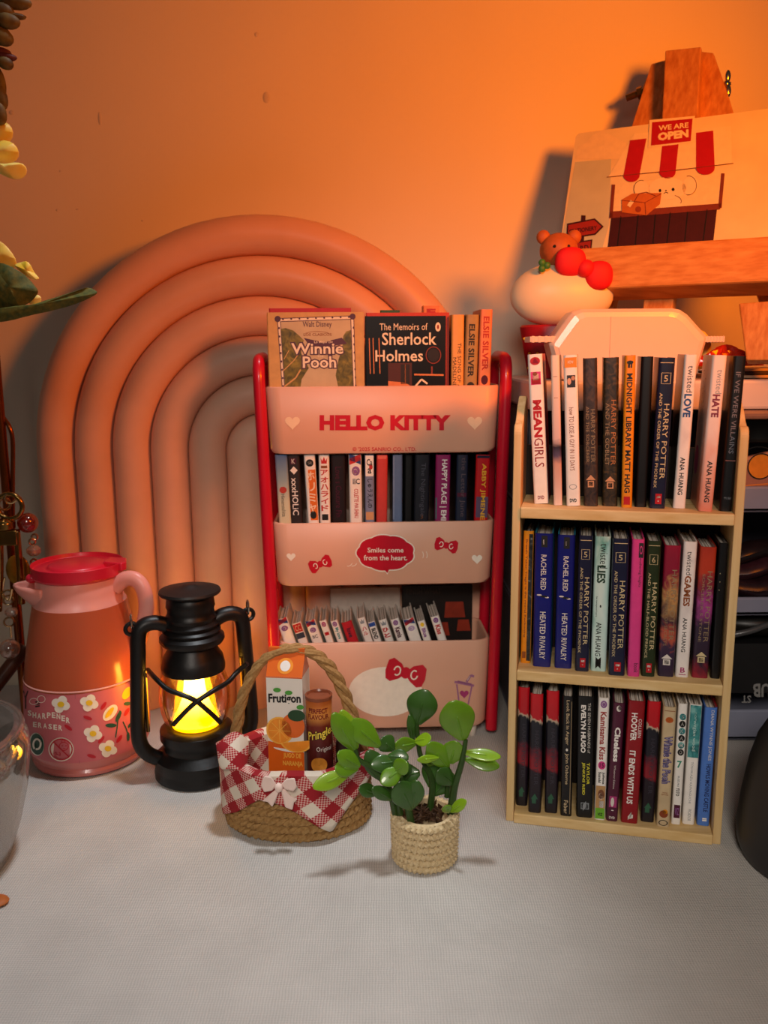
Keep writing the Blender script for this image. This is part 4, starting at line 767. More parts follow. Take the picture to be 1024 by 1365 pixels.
# ------------------------------------------------------------------ organiser of stacked trays behind the bookcase
OX0, OX1, OY0, OY1 = 6.9, 27.0, 41.8, 50.0
lavp = mat('#8f92a6', .35, .05, 60, trans=.1, name='lavender_plastic'); lidp = mat('#d9c9c2', .4, .04, 40, name='lid_plastic'); haze = clear('tray_side', '#cfcfd6', .1, .1)
def tray(z0, z1, lip, label):
    r = thing('stacking_tray', label, 'tray', ((OX0+OX1)/2, (OY0+OY1)/2, z0), 'stacked desk trays behind the bookcase'); b = MB()
    b.box(((OX0+OX1)/2, (OY0+OY1)/2, z0+.2), (OX1-OX0, OY1-OY0, .3), lavp)
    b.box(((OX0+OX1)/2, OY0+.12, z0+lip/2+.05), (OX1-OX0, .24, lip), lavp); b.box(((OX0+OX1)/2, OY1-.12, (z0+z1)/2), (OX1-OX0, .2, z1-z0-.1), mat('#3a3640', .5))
    b.build('tray_floor', r, bevel=.1)
    for x in (OX0+.1, OX1-.1):
        b = MB(); b.box((x, (OY0+OY1)/2, (z0+z1)/2+.05), (.16, OY1-OY0-.3, z1-z0-.15), mat('#6a6470', .45)); b.build('side_wall', r, bevel=.05)
    for x in (OX0+.35, OX1-.35):
        b = MB(); b.box((x, OY0+.35, (z0+z1)/2), (.3, .3, z1-z0), lavp); b.build('post', r)
tray(.05, 6.7, 1.65, 'lowest lavender-grey tray of the stack, holding the black box')
tray(6.75, 12.0, .95, 'lavender-grey tray second from the bottom of the stack, holding a plum folded pouch')
tray(12.05, 17.25, 1.3, 'topmost lavender-grey tray, just under the pale lid')
b = MB(); b.box(((OX0+OX1)/2, (39.3+50.1)/2, 18.0), (OX1-OX0+.4, 10.8, 1.35), lidp)
for x in (16.2, 18.2, 20.4): b.box((x+.6, 39.27, 17.1), (1.5, .3, .42), mat('#8a6a5c', .4))
tag(b.build('tray_lid', bevel=.18), 'pale plastic lid on top of the tray stack, carrying easel and round pot', 'lid')
dk = mat('#14120f', .4, .2, 120); film = clear('film', '#9a9a98', .25, .2, .12, '#6a6a6a')
b = MB(); b.box((20.6, 43.9, 3.75), (6.6, 2.8, 2.7), mat('#1c1b1c', .45, .1)); gm = mat('#8f8d8a', .5, .05)
b.text('UB', lambda a, c: at(1027-23*a, 911+18*c, 42.47), gm, .03); b.text('ST', lambda a, c: at(1001.5-12.5*a, 927+10*c, 42.47), gm, .02)
tag(b.build('box', bevel=.12), 'black box with upside-down grey lettering in the lowest tray', 'box')
b = MB(); b.ball((19.9, 43.6, 6.0), (2.5, 1.3, .75), dk, 24, 12); b.tube(spline([(17.6, 42.3, 5.6), (18.6, 42.1, 5.9), (20, 42.2, 6.3), (22, 42.3, 6.2)], 8), .16, mat('#4b4b4c', .3, .1), 10); b.build('c')
tag(bpy.data.objects['c'], 'black coiled cable on top of the lettered box', 'cable').name = 'cable'
b = MB()
n = 14
for j, (zz, cc, tk) in enumerate(((7.35, '#2a2a2c', .5), (8.0, '#241318', .75), (8.9, '#331a21', .6), (9.7, '#1e1416', .6))):
    path = [Vector((17.4+i*.5, 42.9+.15*math.sin(i+j), zz+.14*math.sin(i*.9+j*1.7)+.06*i)) for i in range(n)]
    b.tube(path, [tk*.8]*n, mat(cc, .25, .3, 200), 12, flat=1.6)
tag(b.build('folded_pouch'), 'dark plum folded plastic pouch in the second tray', 'pouch')
b = MB()
bp = mat('#a5705c', .3, .15, 80); pts = [(-2.6, 0), (-2.4, 1.6), (-1.4, 2.15), (.2, 2.55), (2.2, 2.6), (2.6, 0)]
b.prism([(19.2+x, 42.6, 12.6+z) for x, z in pts], [(19.2+x, 44.4, 12.6+z*.8) for x, z in pts], bp)
fo = lambda x, z: Vector((x, 42.58, z)); fo2 = lambda x, z: Vector((x, 42.56, z))
b.ell(fo, 18.75, 14.3, .62, .62, mat('#e08a2a', .35), 0, 24); b.ring(fo2, 18.75, 14.3, .66, .66, .06, ink, 24); b.ring(fo, 18.6, 14.2, 1.15, 1.1, .05, ink, 30); b.ring(fo, 18.4, 14.1, 1.7, 1.45, .06, ink, 30, 150, 330)
for k in range(4): b.line(fo, [(17.2+k*.2, 12.9+k*.1), (18.2, 12.8+k*.18), (21, 12.95+k*.2)], .06, mat('#e0873a', .4) if k % 2 else ink)
tag(b.build('printed_pouch', bevel=.2), 'brown-pink printed pouch with an orange disc in the topmost tray', 'pouch')
b = MB(); b.box((20, 44.5, 16.05), (6, 3, 1.3), mat('#22211e', .5, .15)); tag(b.build('flat_case', bevel=.2), 'dark flat case lying above the printed pouch in the topmost tray', 'case')

# ------------------------------------------------------------------ picture board on a wooden easel
BA, BLN = math.radians(29), math.radians(20)
bu = Vector((math.cos(BA), -math.sin(BA), 0)); bv = Vector((math.sin(BLN)*math.sin(BA), math.sin(BLN)*math.cos(BA), math.cos(BLN))); bn = bu.cross(bv)   # bn points to the back
if bn.y < 0: bn = -bn
B0 = at(768, 178, 47.6)
def bd(px, py, w_=0): return hit(px, py, B0+bn*w_, bn)
def buv(px, py, w_=0):
    P = bd(px, py, w_)-B0; return P.dot(bu), P.dot(bv)
def BP(u, v, w_): return B0+bu*u+bv*v+bn*w_
vb = buv(741, 350)[1]; BW = 11.5
bcream = mat('#ecdcae', .45, .08, 60, name='board_print'); sky2 = mat('#c9cdb4', .45, .06, 80); cloud = mat('#efdcae', .5, .05); bred = mat('#b3121f', .45, .05); bbrown = mat('#3f1216', .5, .08); bwood = mat('#7c3522', .5, .08); meadow = mat('#b3a850', .5, .15, 120); parcel = mat('#c4702c', .5, .08); 
board = thing('picture_board', 'picture board of a striped-awning shop stall, resting on the wooden easel', 'picture', BP(0, vb, 0))
b = MB(); pr = rrect(0, vb, BW, 0, .25); b.prism([BP(u, v, 0) for u, v in pr], [BP(u, v, .22) for u, v in pr], bcream); b.build('panel', board)
b = MB(); 
def ba(w_):
    def f(x, y):
        u, v = buv(x, y, w_); return BP(min(max(u, .03), BW-.03), min(max(v, vb+.03), -.03), w_)
    return f
f1, f2, f3, f4 = ba(-.012), ba(-.022), ba(-.032), ba(-.042)
b.poly([f1(767, 216), f1(815, 212), f1(812, 300), f1(800, 343), f1(744, 345)], sky2)
b.poly([f1(767, 212)]+[f1(x, y) for x, y in ((770, 195), (782, 190), (790, 180), (803, 174), (815, 180), (822, 184), (834, 190), (838, 205), (836, 212))], cloud)
b.poly([f2(790, 340), f2(880, 334), f2(962, 324), f2(1010, 318), f2(1100, 312), f2(1100, 332), f2(790, 347)], meadow)
awn = mat('#f3e3b8', .5, .04)
b.poly([f2(846, 178), f2(975, 168), f2(976, 218), f2(811, 236)], awn)
for (a, c, d, e_) in (((840, 187), (862, 184.5), (853, 232), (831, 235)), ((883, 192), (905, 190), (901, 228), (879, 230)), ((928, 177), (951, 174), (953, 223), (928, 225))):
    mx, my, hw = (d[0]+e_[0])/2, (d[1]+e_[1])/2, (d[0]-e_[0])/2
    b.poly([f3(*a), f3(*c), f3(*d)]+[f3(mx+hw*math.cos(t), my+9*math.sin(t)) for t in [math.pi*k/10 for k in range(1, 10)]]+[f3(*e_)], bred)
b.line(f4, [(809, 236), (900, 227), (978, 217.5)], .8, bwood)
b.poly([f1(817, 246), f1(962, 231), f1(958, 275), f1(816, 286)], cloud)
b.line(f3, [(818, 246), (814.5, 290)], 4.5, bwood); b.line(f3, [(964, 231), (960, 277)], 4.5, bwood); b.poly([f3(813, 282), f3(962, 271), f3(960, 279), f3(812, 291)], bwood)
b.poly([f2(815, 290), f2(956, 279), f2(949, 340), f2(808, 348)], bbrown)
for x0, x1 in ((828, 821), (851, 845), (874, 869), (894, 887), (917, 911), (943, 935)): b.line(f3, [(x0, 289-(x0-815)*.078), (x1, 347-(x1-808)*.057)], 1.3, ink)
g4, g5, g6 = (lambda x, y: bd(x, y, -.042)), (lambda x, y: bd(x, y, -.052)), (lambda x, y: bd(x, y, -.062))
b.poly([g4(866, 160), g4(926.5, 154.5), g4(924, 190), g4(864, 197)], awn); f5, f6 = ba(-.052), ba(-.062)
b.poly([g5(869.5, 163), g5(923.5, 158), g5(921, 188), g5(868, 194)], bred)
b.text('WE ARE', lambda a, c: g6(878+40*a, 174.5-4.5*a-7*c), awn, .03); b.text('OPEN', lambda a, c: g6(877+41*a, 188-5*a-11*c), awn, .06)
pup = mat('#f4e4bb', .5, .03); line_ = mat('#6a4422', .5)
b.ell(f2, 893, 270, 17, 10, pup); b.ell(f3, 890, 251, 25, 15, pup); b.ell(f3, 920, 247, 10, 13, pup, 20); b.ell(f3, 855, 252, 10, 12, pup)
b.ring(f4, 918, 247, 11, 13, .7, line_, 24, -100, 100); b.ring(f4, 855, 252, 10, 12, .7, line_, 20, 130, 290); b.ring(f4, 891, 268, 18, 9, .7, line_, 16, -60, 20)
b.ell(f4, 880, 254, 1.8, 2.3, ink, 0, 10); b.ell(f4, 897.5, 252.5, 2, 2.3, ink, 0, 10); b.line(f4, [(885, 258), (888, 256), (891, 257.5)], .9, ink); b.ell(f4, 888, 254, 1.3, .9, ink, 0, 8)
b.poly([f5(829, 266), f5(843, 258), f5(882, 257), f5(880, 272), f5(862, 287), f5(829, 283)], parcel); b.line(f6, [(829, 267), (860, 270), (882, 258)], .8, bwood); b.line(f6, [(860, 270), (861, 286)], .8, bwood); b.ell(f6, 851, 279, 4, 4, mat('#8f3d1a', .5)); b.line(f6, [(846, 268), (852, 258), (862, 256), (874, 261)], 1, bwood); b.line(f6, [(838, 275), (843, 268)], 5, awn)
sg1 = mat('#9c2a1e', .5, .06)
b.line(f2, [(778, 287), (774, 343)], 6, bbrown)
b.poly([f3(756, 298), f3(793, 291), f3(805, 302), f3(794, 313), f3(755, 319)], bbrown); b.poly([f4(758, 300), f4(792, 293), f4(802, 302), f4(793, 311), f4(757, 317)], sg1); b.text('STATIONERY', lambda a, c: f5(759+37*a, 312-5.5*a-6*c), bbrown, .02)
b.poly([f3(757, 324), f3(790, 319), f3(788, 340), f3(754, 342)], bbrown); b.poly([f4(759, 326), f4(788, 321), f4(786, 338), f4(757, 340)], sg1); b.text('CARD', lambda a, c: f5(761+24*a, 337-3*a-8*c), bbrown, .02)
for k in range(16): x = 965+k*6+random.uniform(-2, 2); b.line(f3, [(x, 330-k*.6), (x+1.5, 324-k*.6-random.uniform(0, 3))], .8, mat('#8a9a4a', .5))
for x, y in ((842, 343), (862, 341), (932, 335)): b.ell(f4, x, y, 4, 2, pup)
b.build('printed_picture', board)
pine = mat('#d99a55', .55, .15, 480, (1, 1, .07), bump=.2, var2='#b9732f', name='pine'); pineh = mat('#dda05a', .55, .15, 480, (.05, .4, 1), bump=.2, var2='#bf7a35', name='pine_rail')
easel = thing('easel', 'small pine table easel with ledge, peg and wing nut, standing on the tray lid', 'easel', BP(4, vb-1, .5))
def slab(quad, w0, w1, m, name, bev=.06):
    b = MB(); q = [buv(x, y, w0) for x, y in quad]; b.prism([BP(u, v, w0) for u, v in q], [BP(u, v, w1) for u, v in q], m); return b.build(name, easel, bevel=bev)
slab([(887, 67), (935, 62), (928, 200), (886, 480), (850, 480), (882, 170)], .25, 1.05, pine, 'mast')
slab([(868, 85), (889, 79), (884, 165), (800, 470), (765, 470), (843, 165)], 1.1, 1.8, pine, 'leg')
slab([(932, 68), (951, 70), (972, 130), (1075, 470), (1035, 470), (932, 160)], 1.1, 1.8, pine, 'leg')
slab([(870, 86), (952, 72), (966, 112), (852, 126)], 1.85, 2.5, pine, 'back_leg')
b = MB(); q0 = buv(778, 348)[0]; z1 = vb-.03
b.prism([BP(q0, z1, -1.5), BP(BW+1.5, z1, -1.5), BP(BW+1.5, z1, .3), BP(q0, z1, .3)], [BP(q0, z1-2.05, -1.35), BP(BW+1.5, z1-2.05, -1.35), BP(BW+1.5, z1-2.05, .3), BP(q0, z1-2.05, .3)], pineh)
b.build('ledge', easel, bevel=.12)
b = MB()
for k in (.7, 1.35): b.tube([BP(q0+.1, z1-k, -1.46+.07*k), BP(BW+1.4, z1-k, -1.46+.07*k)], .035, mat('#a8642c', .6, .1), 6)
b.build('ledge_groove', easel)
p0, p1 = bd(858, 122, 1.5), bd(835, 131, 1.5); brass = mat('#7a5a2c', .3, .1, metal=.9)
b = MB(); b.tube([p0+(p0-p1)*1.2, p0, p1], .17, brass, 14); b.tube([p0+(p1-p0)*.05, p0+(p1-p0)*.35], .32, brass, 6); b.build('peg', easel)
n0 = bd(969, 112, 1.4); b = MB(); steel = mat('#b9a88c', .18, .1, metal=1)
b.ball(n0, (.16, .16, .2), steel, 12, 8); b.ball(n0+Vector((.02, -.05, .34)), (.14, .09, .3), steel, 12, 8); b.ball(n0+Vector((.08, -.05, -.34)), (.14, .09, .3), steel, 12, 8); b.tube([n0-bu*.5, n0+bu*.2], .08, steel, 8); b.build('wing_nut', easel)
slab([(985, 404), (1040, 400), (1060, 480), (995, 480)], -.9, -.3, pine, 'front_foot')

# ------------------------------------------------------------------ round cream pot with a bow and a bear on it (plain, no face)
FX, FY = 8.75, 43.1
fig = thing('lidded_pot', 'round cream pot with big red bow and little bear on a red base', 'pot', (FX, FY, 18.7))
cr = mat('#efe0c0', .4, .03, 40, sss=.1); b = MB(); b.ball((FX-.05, FY, 22.62), (2.5, 1.25, 1.58), cr, 40, 24, lambda p: Vector((math.copysign(abs(p.x)**.92, p.x), p.y, p.z*(1.0 if p.z > 0 else .92)))); b.build('body', fig)
b = MB(); rp = mat('#a81420', .4, .06); b.lathe([(0, 18.7), (1.45, 18.7), (1.55, 18.8), (2.0, 21.15), (1.9, 21.25), (0, 21.25)], (FX-.05, FY), rp, 40, 1, .6)
for k in range(9):
    for j in range(3):
        a = math.radians(200+k*18+9*(j % 2)); z = 19.2+j*.7; r = 1.6+.19*(z-18.8); b.ball((FX-.05+r*math.cos(a), FY+r*.6*math.sin(a), z), .07, yel, 8, 6)
b.build('base', fig)
b = MB(); rb2 = mat('#d3101f', .65, .05); bc = at(776, 355, FY-1.0)
for dx, dz, rx, rz, a in ((-.55, .22, .74, .62, -.35), (.82, -.42, .66, .62, -.45)):
    b.ball(bc+Vector((dx, 0, dz)), (rx, .3, rz+.05), rb2, 24, 16, lambda p: Vector((math.copysign(abs(p.x)**.8, p.x), p.y, math.copysign(abs(p.z)**.85, p.z))))
b.ball(bc+Vector((.15, -.05, -.1)), (.46, .34, .42), rb2, 16, 10); b.build('bow', fig)
b = MB(); brm = mat('#b5602e', .55, .1, 300); hc = at(745, 334, FY-.2)
b.ball(hc, (.92, .75, .82), brm, 24, 16)
for sg in (-1, 1): b.ball(hc+Vector((sg*.74, .05, .62)), (.34, .22, .34), brm, 14, 10)
b.ball(hc+Vector((.1, -.62, -.28)), (.36, .25, .27), cr, 14, 10)
for sg in (-1, 1): b.ball(hc+Vector((sg*.33, -.68, .12)), .075, ink, 8, 6)
b.ball(hc+Vector((.1, -.86, -.2)), (.1, .06, .07), ink, 8, 6); b.build('bear_head', fig)
b = MB(); gl = mat('#3c7a34', .5, .1); lc = at(725, 354, FY-1.05)
for a in (0, 120, 240): b.ball(lc+Vector((.16*math.cos(math.radians(a)), 0, .16*math.sin(math.radians(a)))), (.17, .1, .17), gl, 10, 8)
b.build('leaf', fig)
# pale plastic container lying in front of the pot
bx = thing('plastic_container', 'pale long plastic container with tab ends behind the top row of books', 'container', (11, 40.4, 18.7)); pb = mat('#efd3c2', .3, .03, 40, coat=.3, sss=.1)
def bX(px, py): p = at(px, py, 40.4); return p.x, p.z
prof = [bX(x, y) for x, y in ((733, 470), (728, 458), (752, 424), (758, 417), (768, 413), (890, 412), (901, 414), (910, 420), (936, 449), (930, 470))]
b = MB(); sc_ = [(-1.0, .86), (-.92, .95), (-.7, 1.0), (.7, 1.0), (.92, .95), (1.0, .86)]; cxm = sum(p[0] for p in prof)/len(prof); prof = [(x, max(z, 18.72) if z > 19 else z) for x, z in prof]; prof[0] = (prof[0][0]+.3, 18.72); prof[-1] = (prof[-1][0]-.3, 18.72)
L = []
for dy, k in sc_: L.append([Vector((cxm+(x-cxm)*k, 40.4+dy*.95, 18.72+(z-18.72)*k)) for x, z in prof])
N = len(prof); b.add([p for l in L for p in l], [(i*N+k, i*N+(k+1) % N, (i+1)*N+(k+1) % N, (i+1)*N+k) for i in range(5) for k in range(N)]+[tuple(range(N)), tuple(range(6*N-1, 5*N-1, -1))], pb, False); b.build('body', bx, bevel=.12)
for xa, xb in ((703, 762), (930, 958)):
    b = MB(); (x0, z0), (x1, z1) = bX(xa, 448), bX(xb, 457); b.box(((x0+x1)/2, 40.4, (z0+z1)/2), (x1-x0, 1.5, .26), pb)
    for k in range(7): b.box((x0+(x1-x0)*(k+.5)/7, 39.66, (z0+z1)/2), ((x1-x0)/14, .06, .3), pb)
    b.build('tab', bx, bevel=.06)
b = MB(); x_, _ = bX(807, 440); b.box((x_, 39.44, 20.2), (.03, .02, 2.6), mat('#d9b8a4', .4)); b.build('seam', bx)
# red wrapper and pale curl at the right end
rw = mat('#d8321a', .15, .1, 60, trans=.35, name='red_film'); b = MB(); w0 = at(968, 474, 40.3); nu = 26
vsx = []
for j in range(8):
    for i in range(nu):
        t = 2*math.pi*i/nu; r = j/7; bmp = 1+.18*math.sin(5*t+j)+.1*math.sin(9*t); vsx.append(w0+Vector((1.55*r*math.cos(t)*bmp, .75*r*math.sin(t)*bmp, .85*(1-r**1.6)*(1+.12*math.sin(7*t+j*2))-.45)))
b.add(vsx, [(j*nu+i, j*nu+(i+1) % nu, (j+1)*nu+(i+1) % nu, (j+1)*nu+i) for j in range(7) for i in range(nu)], rw, False)
o = b.build('wrapper', solid=.03); tag(o, 'crumpled red wrapper lying on the tray lid right of the plastic container', 'wrapper')
c_ = at(933, 458, 40.9); b = MB(); b.tube([c_+Vector((.5*math.cos(a)-.1, .1, .75*math.sin(a)-.3)) for a in [math.radians(-80+16*k) for k in range(11)]], .2, mat('#e8c050', .35, .1), 10, flat=.5); o = b.build('plastic_curl'); tag(o, 'small yellow plastic curl at the right end of the container', 'curl')
b = MB()
for k, (x0, x1, z) in enumerate(((15.5, 20.5, 18.78), (15.9, 20.2, 18.93), (16.2, 20.8, 19.08))): b.box(((x0+x1)/2, 42.2+k*.1, z), (x1-x0, 3.6, .13), mat('#d8b892', .6, .1) if k != 1 else mat('#4a3428', .6))
o = b.build('card_stack', bevel=.03); tag(o, 'few tan cards lying flat on the tray lid under the easel foot', 'cards')

# ------------------------------------------------------------------ rope basket with gingham liner
KX, KY, KA, KB = -3.85, 35.0, 3.08, 2.3
def rope(name, c1, c2, scale=420):
    m = mat(c1, .8, .15, 900, bump=.12, var2=c2, name=name); return m
jute = rope('jute_rope', '#b08a55', '#946d3c'); cotton = rope('cotton_rope', '#d8c29a', '#c9b084')
def coil(b, c, a, bb, z0, rows, r, m, flare=0.0, twist=7):
    """rows of twisted cord: two strands wound round each other"""
    for k in range(rows):
        z = z0+r+k*r*1.72; n = 110; f = 1+flare*k/max(1, rows-1)
        for ph in (0, math.pi):
            P = []
            for i in range(n):
                t = 2*math.pi*i/n; w_ = twist*6*t+ph+k
                P.append(Vector((c[0]+(a*f+.45*r*math.cos(w_))*math.cos(t), c[1]+(bb*f+.45*r*math.cos(w_))*math.sin(t), z+.4*r*math.sin(w_))))
            b.tube(P, r*.68, m, 6, closed=True)
bas = thing('basket', 'small oval rope basket with red gingham cloth, holding juice carton and crisp tube', 'basket', (KX, KY, 0))
b = MB(); coil(b, (KX, KY), KA-.05, KB-.05, 0, 8, .21, jute, .0, 5)
b.lathe([(0, .05), (1, .05), (1, .3), (0, .3)], (KX, KY), jute, 40, KA-.1, KB-.1); b.build('rope_wall', bas)
b = MB(); hp_ = spline([at(x, y, 35.0) for x, y in ((312, 1000), (316, 968), (323, 930), (339, 895), (360, 873), (386, 864), (416, 870), (440, 890), (458, 922), (472, 960), (486, 1005))], 8); hp_[0] = hp_[0]-Vector((0, 0, .6))
T = len(hp_)
for ph in (0, 2.1, 4.2):
    P = [p+Vector((.13*math.cos(ph+i*.42), .13*math.sin(ph+i*.42), .06*math.sin(ph+i*.42+1))) for i, p in enumerate(hp_)]; b.tube(P, .15, jute, 7)
b.build('handle', bas)
gm_ = bpy.data.materials.new('gingham'); gm_.use_nodes = True; nt = gm_.node_tree; bs = nt.nodes['Principled BSDF']; bs.inputs['Roughness'].default_value = .9
uvn = nt.nodes.new('ShaderNodeUVMap'); mpn = nt.nodes.new('ShaderNodeMapping'); mpn.inputs['Rotation'].default_value = (0, 0, math.radians(38)); mpn.inputs['Scale'].default_value = (.98, .98, 1); sp = nt.nodes.new('ShaderNodeSeparateXYZ')
nt.links.new(uvn.outputs[0], mpn.inputs[0]); nt.links.new(mpn.outputs[0], sp.inputs[0]); ss = []
for ax_ in ('X', 'Y'):
    fr = nt.nodes.new('ShaderNodeMath'); fr.operation = 'FRACT'; nt.links.new(sp.outputs[ax_], fr.inputs[0])
    gt = nt.nodes.new('ShaderNodeMath'); gt.operation = 'GREATER_THAN'; gt.inputs[1].default_value = .5; nt.links.new(fr.outputs[0], gt.inputs[0]); ss.append(gt)
ad = nt.nodes.new('ShaderNodeMath'); ad.operation = 'ADD'; nt.links.new(ss[0].outputs[0], ad.inputs[0]); nt.links.new(ss[1].outputs[0], ad.inputs[1])
ck = nt.nodes.new('ShaderNodeTexChecker'); ck.inputs['Scale'].default_value = 15; ck.inputs[1].default_value = (*lin('#a81622'), 1); ck.inputs[2].default_value = (*lin('#d2a79c'), 1); nt.links.new(mpn.outputs[0], ck.inputs['Vector'])
half = nt.nodes.new('ShaderNodeMath'); half.operation = 'COMPARE'; half.inputs[1].default_value = 1; half.inputs[2].default_value = .2; nt.links.new(ad.outputs[0], half.inputs[0])
full = nt.nodes.new('ShaderNodeMath'); full.operation = 'GREATER_THAN'; full.inputs[1].default_value = 1.5; nt.links.new(ad.outputs[0], full.inputs[0])
m1 = nt.nodes.new('ShaderNodeMix'); m1.data_type = 'RGBA'; m1.inputs['A'].default_value = (*lin('#98101c'), 1); m1.inputs['B'].default_value = (*lin('#dccfbd'), 1); nt.links.new(full.outputs[0], m1.inputs['Factor'])
m2 = nt.nodes.new('ShaderNodeMix'); m2.data_type = 'RGBA'; nt.links.new(half.outputs[0], m2.inputs['Factor']); nt.links.new(m1.outputs['Result'], m2.inputs['A']); nt.links.new(ck.outputs['Color'], m2.inputs['B']); nt.links.new(m2.outputs['Result'], bs.inputs['Base Color'])
ck2 = nt.nodes.new('ShaderNodeTexChecker'); ck2.inputs['Scale'].default_value = 26; nt.links.new(mpn.outputs[0], ck2.inputs['Vector']); bpn = nt.nodes.new('ShaderNodeBump'); bpn.inputs['Strength'].default_value = .3; bpn.inputs['Distance'].default_value = .0004; nt.links.new(ck2.outputs['Fac'], bpn.inputs['Height']); nt.links.new(bpn.outputs[0], bs.inputs['Normal'])
drops = [(-3.3, 1.7), (-2.75, 2.35), (-2.2, 1.95), (-1.6, 1.3), (-1.2, .95), (-.7, 1.05), (.2, 1.6), (1.42, 2.5), (2.1, 1.7), (2.7, .9), (3.3, .35)]
def drop(dx, front):
    if not front: return .55
    for (x0, d0), (x1, d1) in zip(drops, drops[1:]):
        if x0 <= dx <= x1: return d0+(d1-d0)*(dx-x0)/(x1-x0)
    return .5
b = MB(); NL, NR = 140, 18; vv, uu = [], []
for i in range(NL):
    t = 2*math.pi*i/NL; cx_, sy_ = math.cos(t), math.sin(t); fr_ = max(0, -sy_); d_ = .55*(1-min(1, fr_*2.2))+drop(cx_*KA, True)*min(1, fr_*2.2)
    for j in range(NR):
        q = j/(NR-1)
        if j < 6: z = .7+2.3*j/5; off = -.35+.0*j
        elif j == 6: z = 3.1; off = -.1
        else:
            s_ = (j-7)/(NR-8); z = 3.06-d_*s_; off = .22+.06*math.sin(t*9)*s_+.10*s_
        vv.append(Vector((KX+(KA+off)*cx_, KY+(KB+off)*sy_, z+.05*math.sin(t*7)))); uu.append((t*2.75, (z if j < 7 else 6.2-z)))
b.add(vv, [(i*NR+j, ((i+1) % NL)*NR+j, ((i+1) % NL)*NR+j+1, i*NR+j+1) for i in range(NL) for j in range(NR-1)], gm_, True, uu)
b.build('gingham_liner', bas, solid=.05)
b = MB(); fold = [[(288, 1000, 34.2), (300, 978, 34.3), (318, 972, 34.6), (332, 985, 34.7)], [(286, 985, 34.0), (303, 985, 33.7), (320, 985, 33.9), (333, 998, 34.4)], [(289, 1004, 33.6), (305, 1002, 33.2), (322, 1006, 33.4), (330, 1022, 33.6)], [(292, 1030, 33.3), (306, 1025, 33.05), (320, 1028, 33.1), (328, 1034, 33.1)]]
V = [at(x, y, Y) for r in fold for x, y, Y in r]; b.add(V, [(r*4+k, r*4+k+1, r*4+5+k, r*4+4+k) for r in range(3) for k in range(3)], gm_, True, [(p.x*1.0, p.z*1.0+p.y*.4) for p in V]); b.build('cloth_fold', bas, solid=.06, sub=2)
# satin bow
bwm = mat('#f2d6cb', .4, .03, 60); bc = at(372, 1050, 32.15); b = MB()
def P3(x, y, d=0): return at(x, y, 32.2-d)
for sg, pts in ((-1, ((369, 1046), (362, 1036), (352, 1034), (348, 1047), (352, 1056), (363, 1054))), (1, ((374, 1046), (382, 1038), (393, 1037), (396, 1049), (391, 1055), (380, 1052)))):
    b.prism([P3(x, y, .22 if k in (0, 5) else .3) for k, (x, y) in enumerate(pts)], [P3(x, y, -.05) for x, y in pts], bwm)
for pts in (((368, 1052), (373, 1053), (367, 1068), (363, 1076), (357, 1069), (349, 1068), (358, 1060)), ((374, 1052), (379, 1051), (387, 1060), (397, 1065), (392, 1070), (390, 1080), (380, 1076), (377, 1062))):
    b.prism([P3(x, y, .16) for x, y in pts], [P3(x, y, .06) for x, y in pts], bwm)
b.ball(P3(371.5, 1050, .28), (.17, .12, .2), bwm, 12, 8); b.build('satin_bow', bas, bevel=.05)
# juice carton
ja = math.radians(-8); J0 = Vector((-4.24, 34.3, .35)); ju = Vector((math.cos(ja), math.sin(ja), 0)); jw = Vector((-math.sin(ja), math.cos(ja), 0))
car = thing('juice_carton', 'tiny gable-top orange juice carton standing in the rope basket', 'carton', J0)
JW, JD, JH, JT = 1.56, 1.3, 6.3, 7.1
def JP(u, w_, z): return J0+ju*u+jw*w_+Vector((0, 0, z))
cw2 = mat('#e9e2d8', .3, .03, 40, coat=.3); cor = mat('#e0661a', .35, .06, 80, coat=.3); cor2 = mat('#f0932a', .4, .08); corl = mat('#f6b64a', .4, .05)
h_ = JW/2; b = MB()
lo = [JP(-h_, 0, 0), JP(h_, 0, 0), JP(h_, JD, 0), JP(-h_, JD, 0)]; up = [JP(-h_, 0, JH), JP(h_, 0, JH), JP(h_, JD, JH), JP(-h_, JD, JH)]
b.prism(lo, up, cw2)
rg = [JP(-h_, JD*.42, JT), JP(h_, JD*.42, JT), JP(h_, JD*.58, JT), JP(-h_, JD*.58, JT)]; b.add(up+rg, [(0, 1, 5, 4), (1, 2, 6, 5), (2, 3, 7, 6), (3, 0, 4, 7), (4, 5, 6, 7)], cor)
b.prism(rg, [p+Vector((0, 0, .28)) for p in rg], cor)
jf = lambda u, z, l=-.012: JP((u-.5)*JW, l, z); jf2 = lambda u, z: jf(u, z, -.022); jf3 = lambda u, z: jf(u, z, -.032); jf4 = lambda u, z: jf(u, z, -.042)
b.poly([jf(0, 0), jf(1, 0), jf(1, 2.95), jf(.8, 3.1), (jf(.5, 3.25)), jf(0, 3.4)], cor)
b.poly([jf(0, JH-.05), jf(1, JH-.05), jf(1, JH), jf(0, JH)], cor)
def jg(u, q, l=.015):                       # on the sloping gable
    a = jf(u, JH, 0); c = JP((u-.5)*JW, JD*.42, JT); n = Vector((0, -.8, .5)); return a+(c-a)*q+n*l
b.ell(lambda x, y: jg(x, y), .5, .48, .22, .36, cor2, 0, 24); b.ell(lambda x, y: jg(x, y, .025), .5, .48, .14, .24, white, 0, 20)
b.ell(jf2, .34, 3.9, .38, .62, corl, 0, 24); b.ell(jf3, .34, 3.9, .33, .55, cor2, 0, 24); b.ell(jf3, .72, 4.15, .32, .55, cor, 0, 24); b.ell(jf4, .78, 3.45, .44, .50, corl, 12, 20, 180, 360); b.ell(lambda u, z: jf(u, z, -.05), .78, 3.43, .38, .42, cor2, 12, 20, 180, 360)
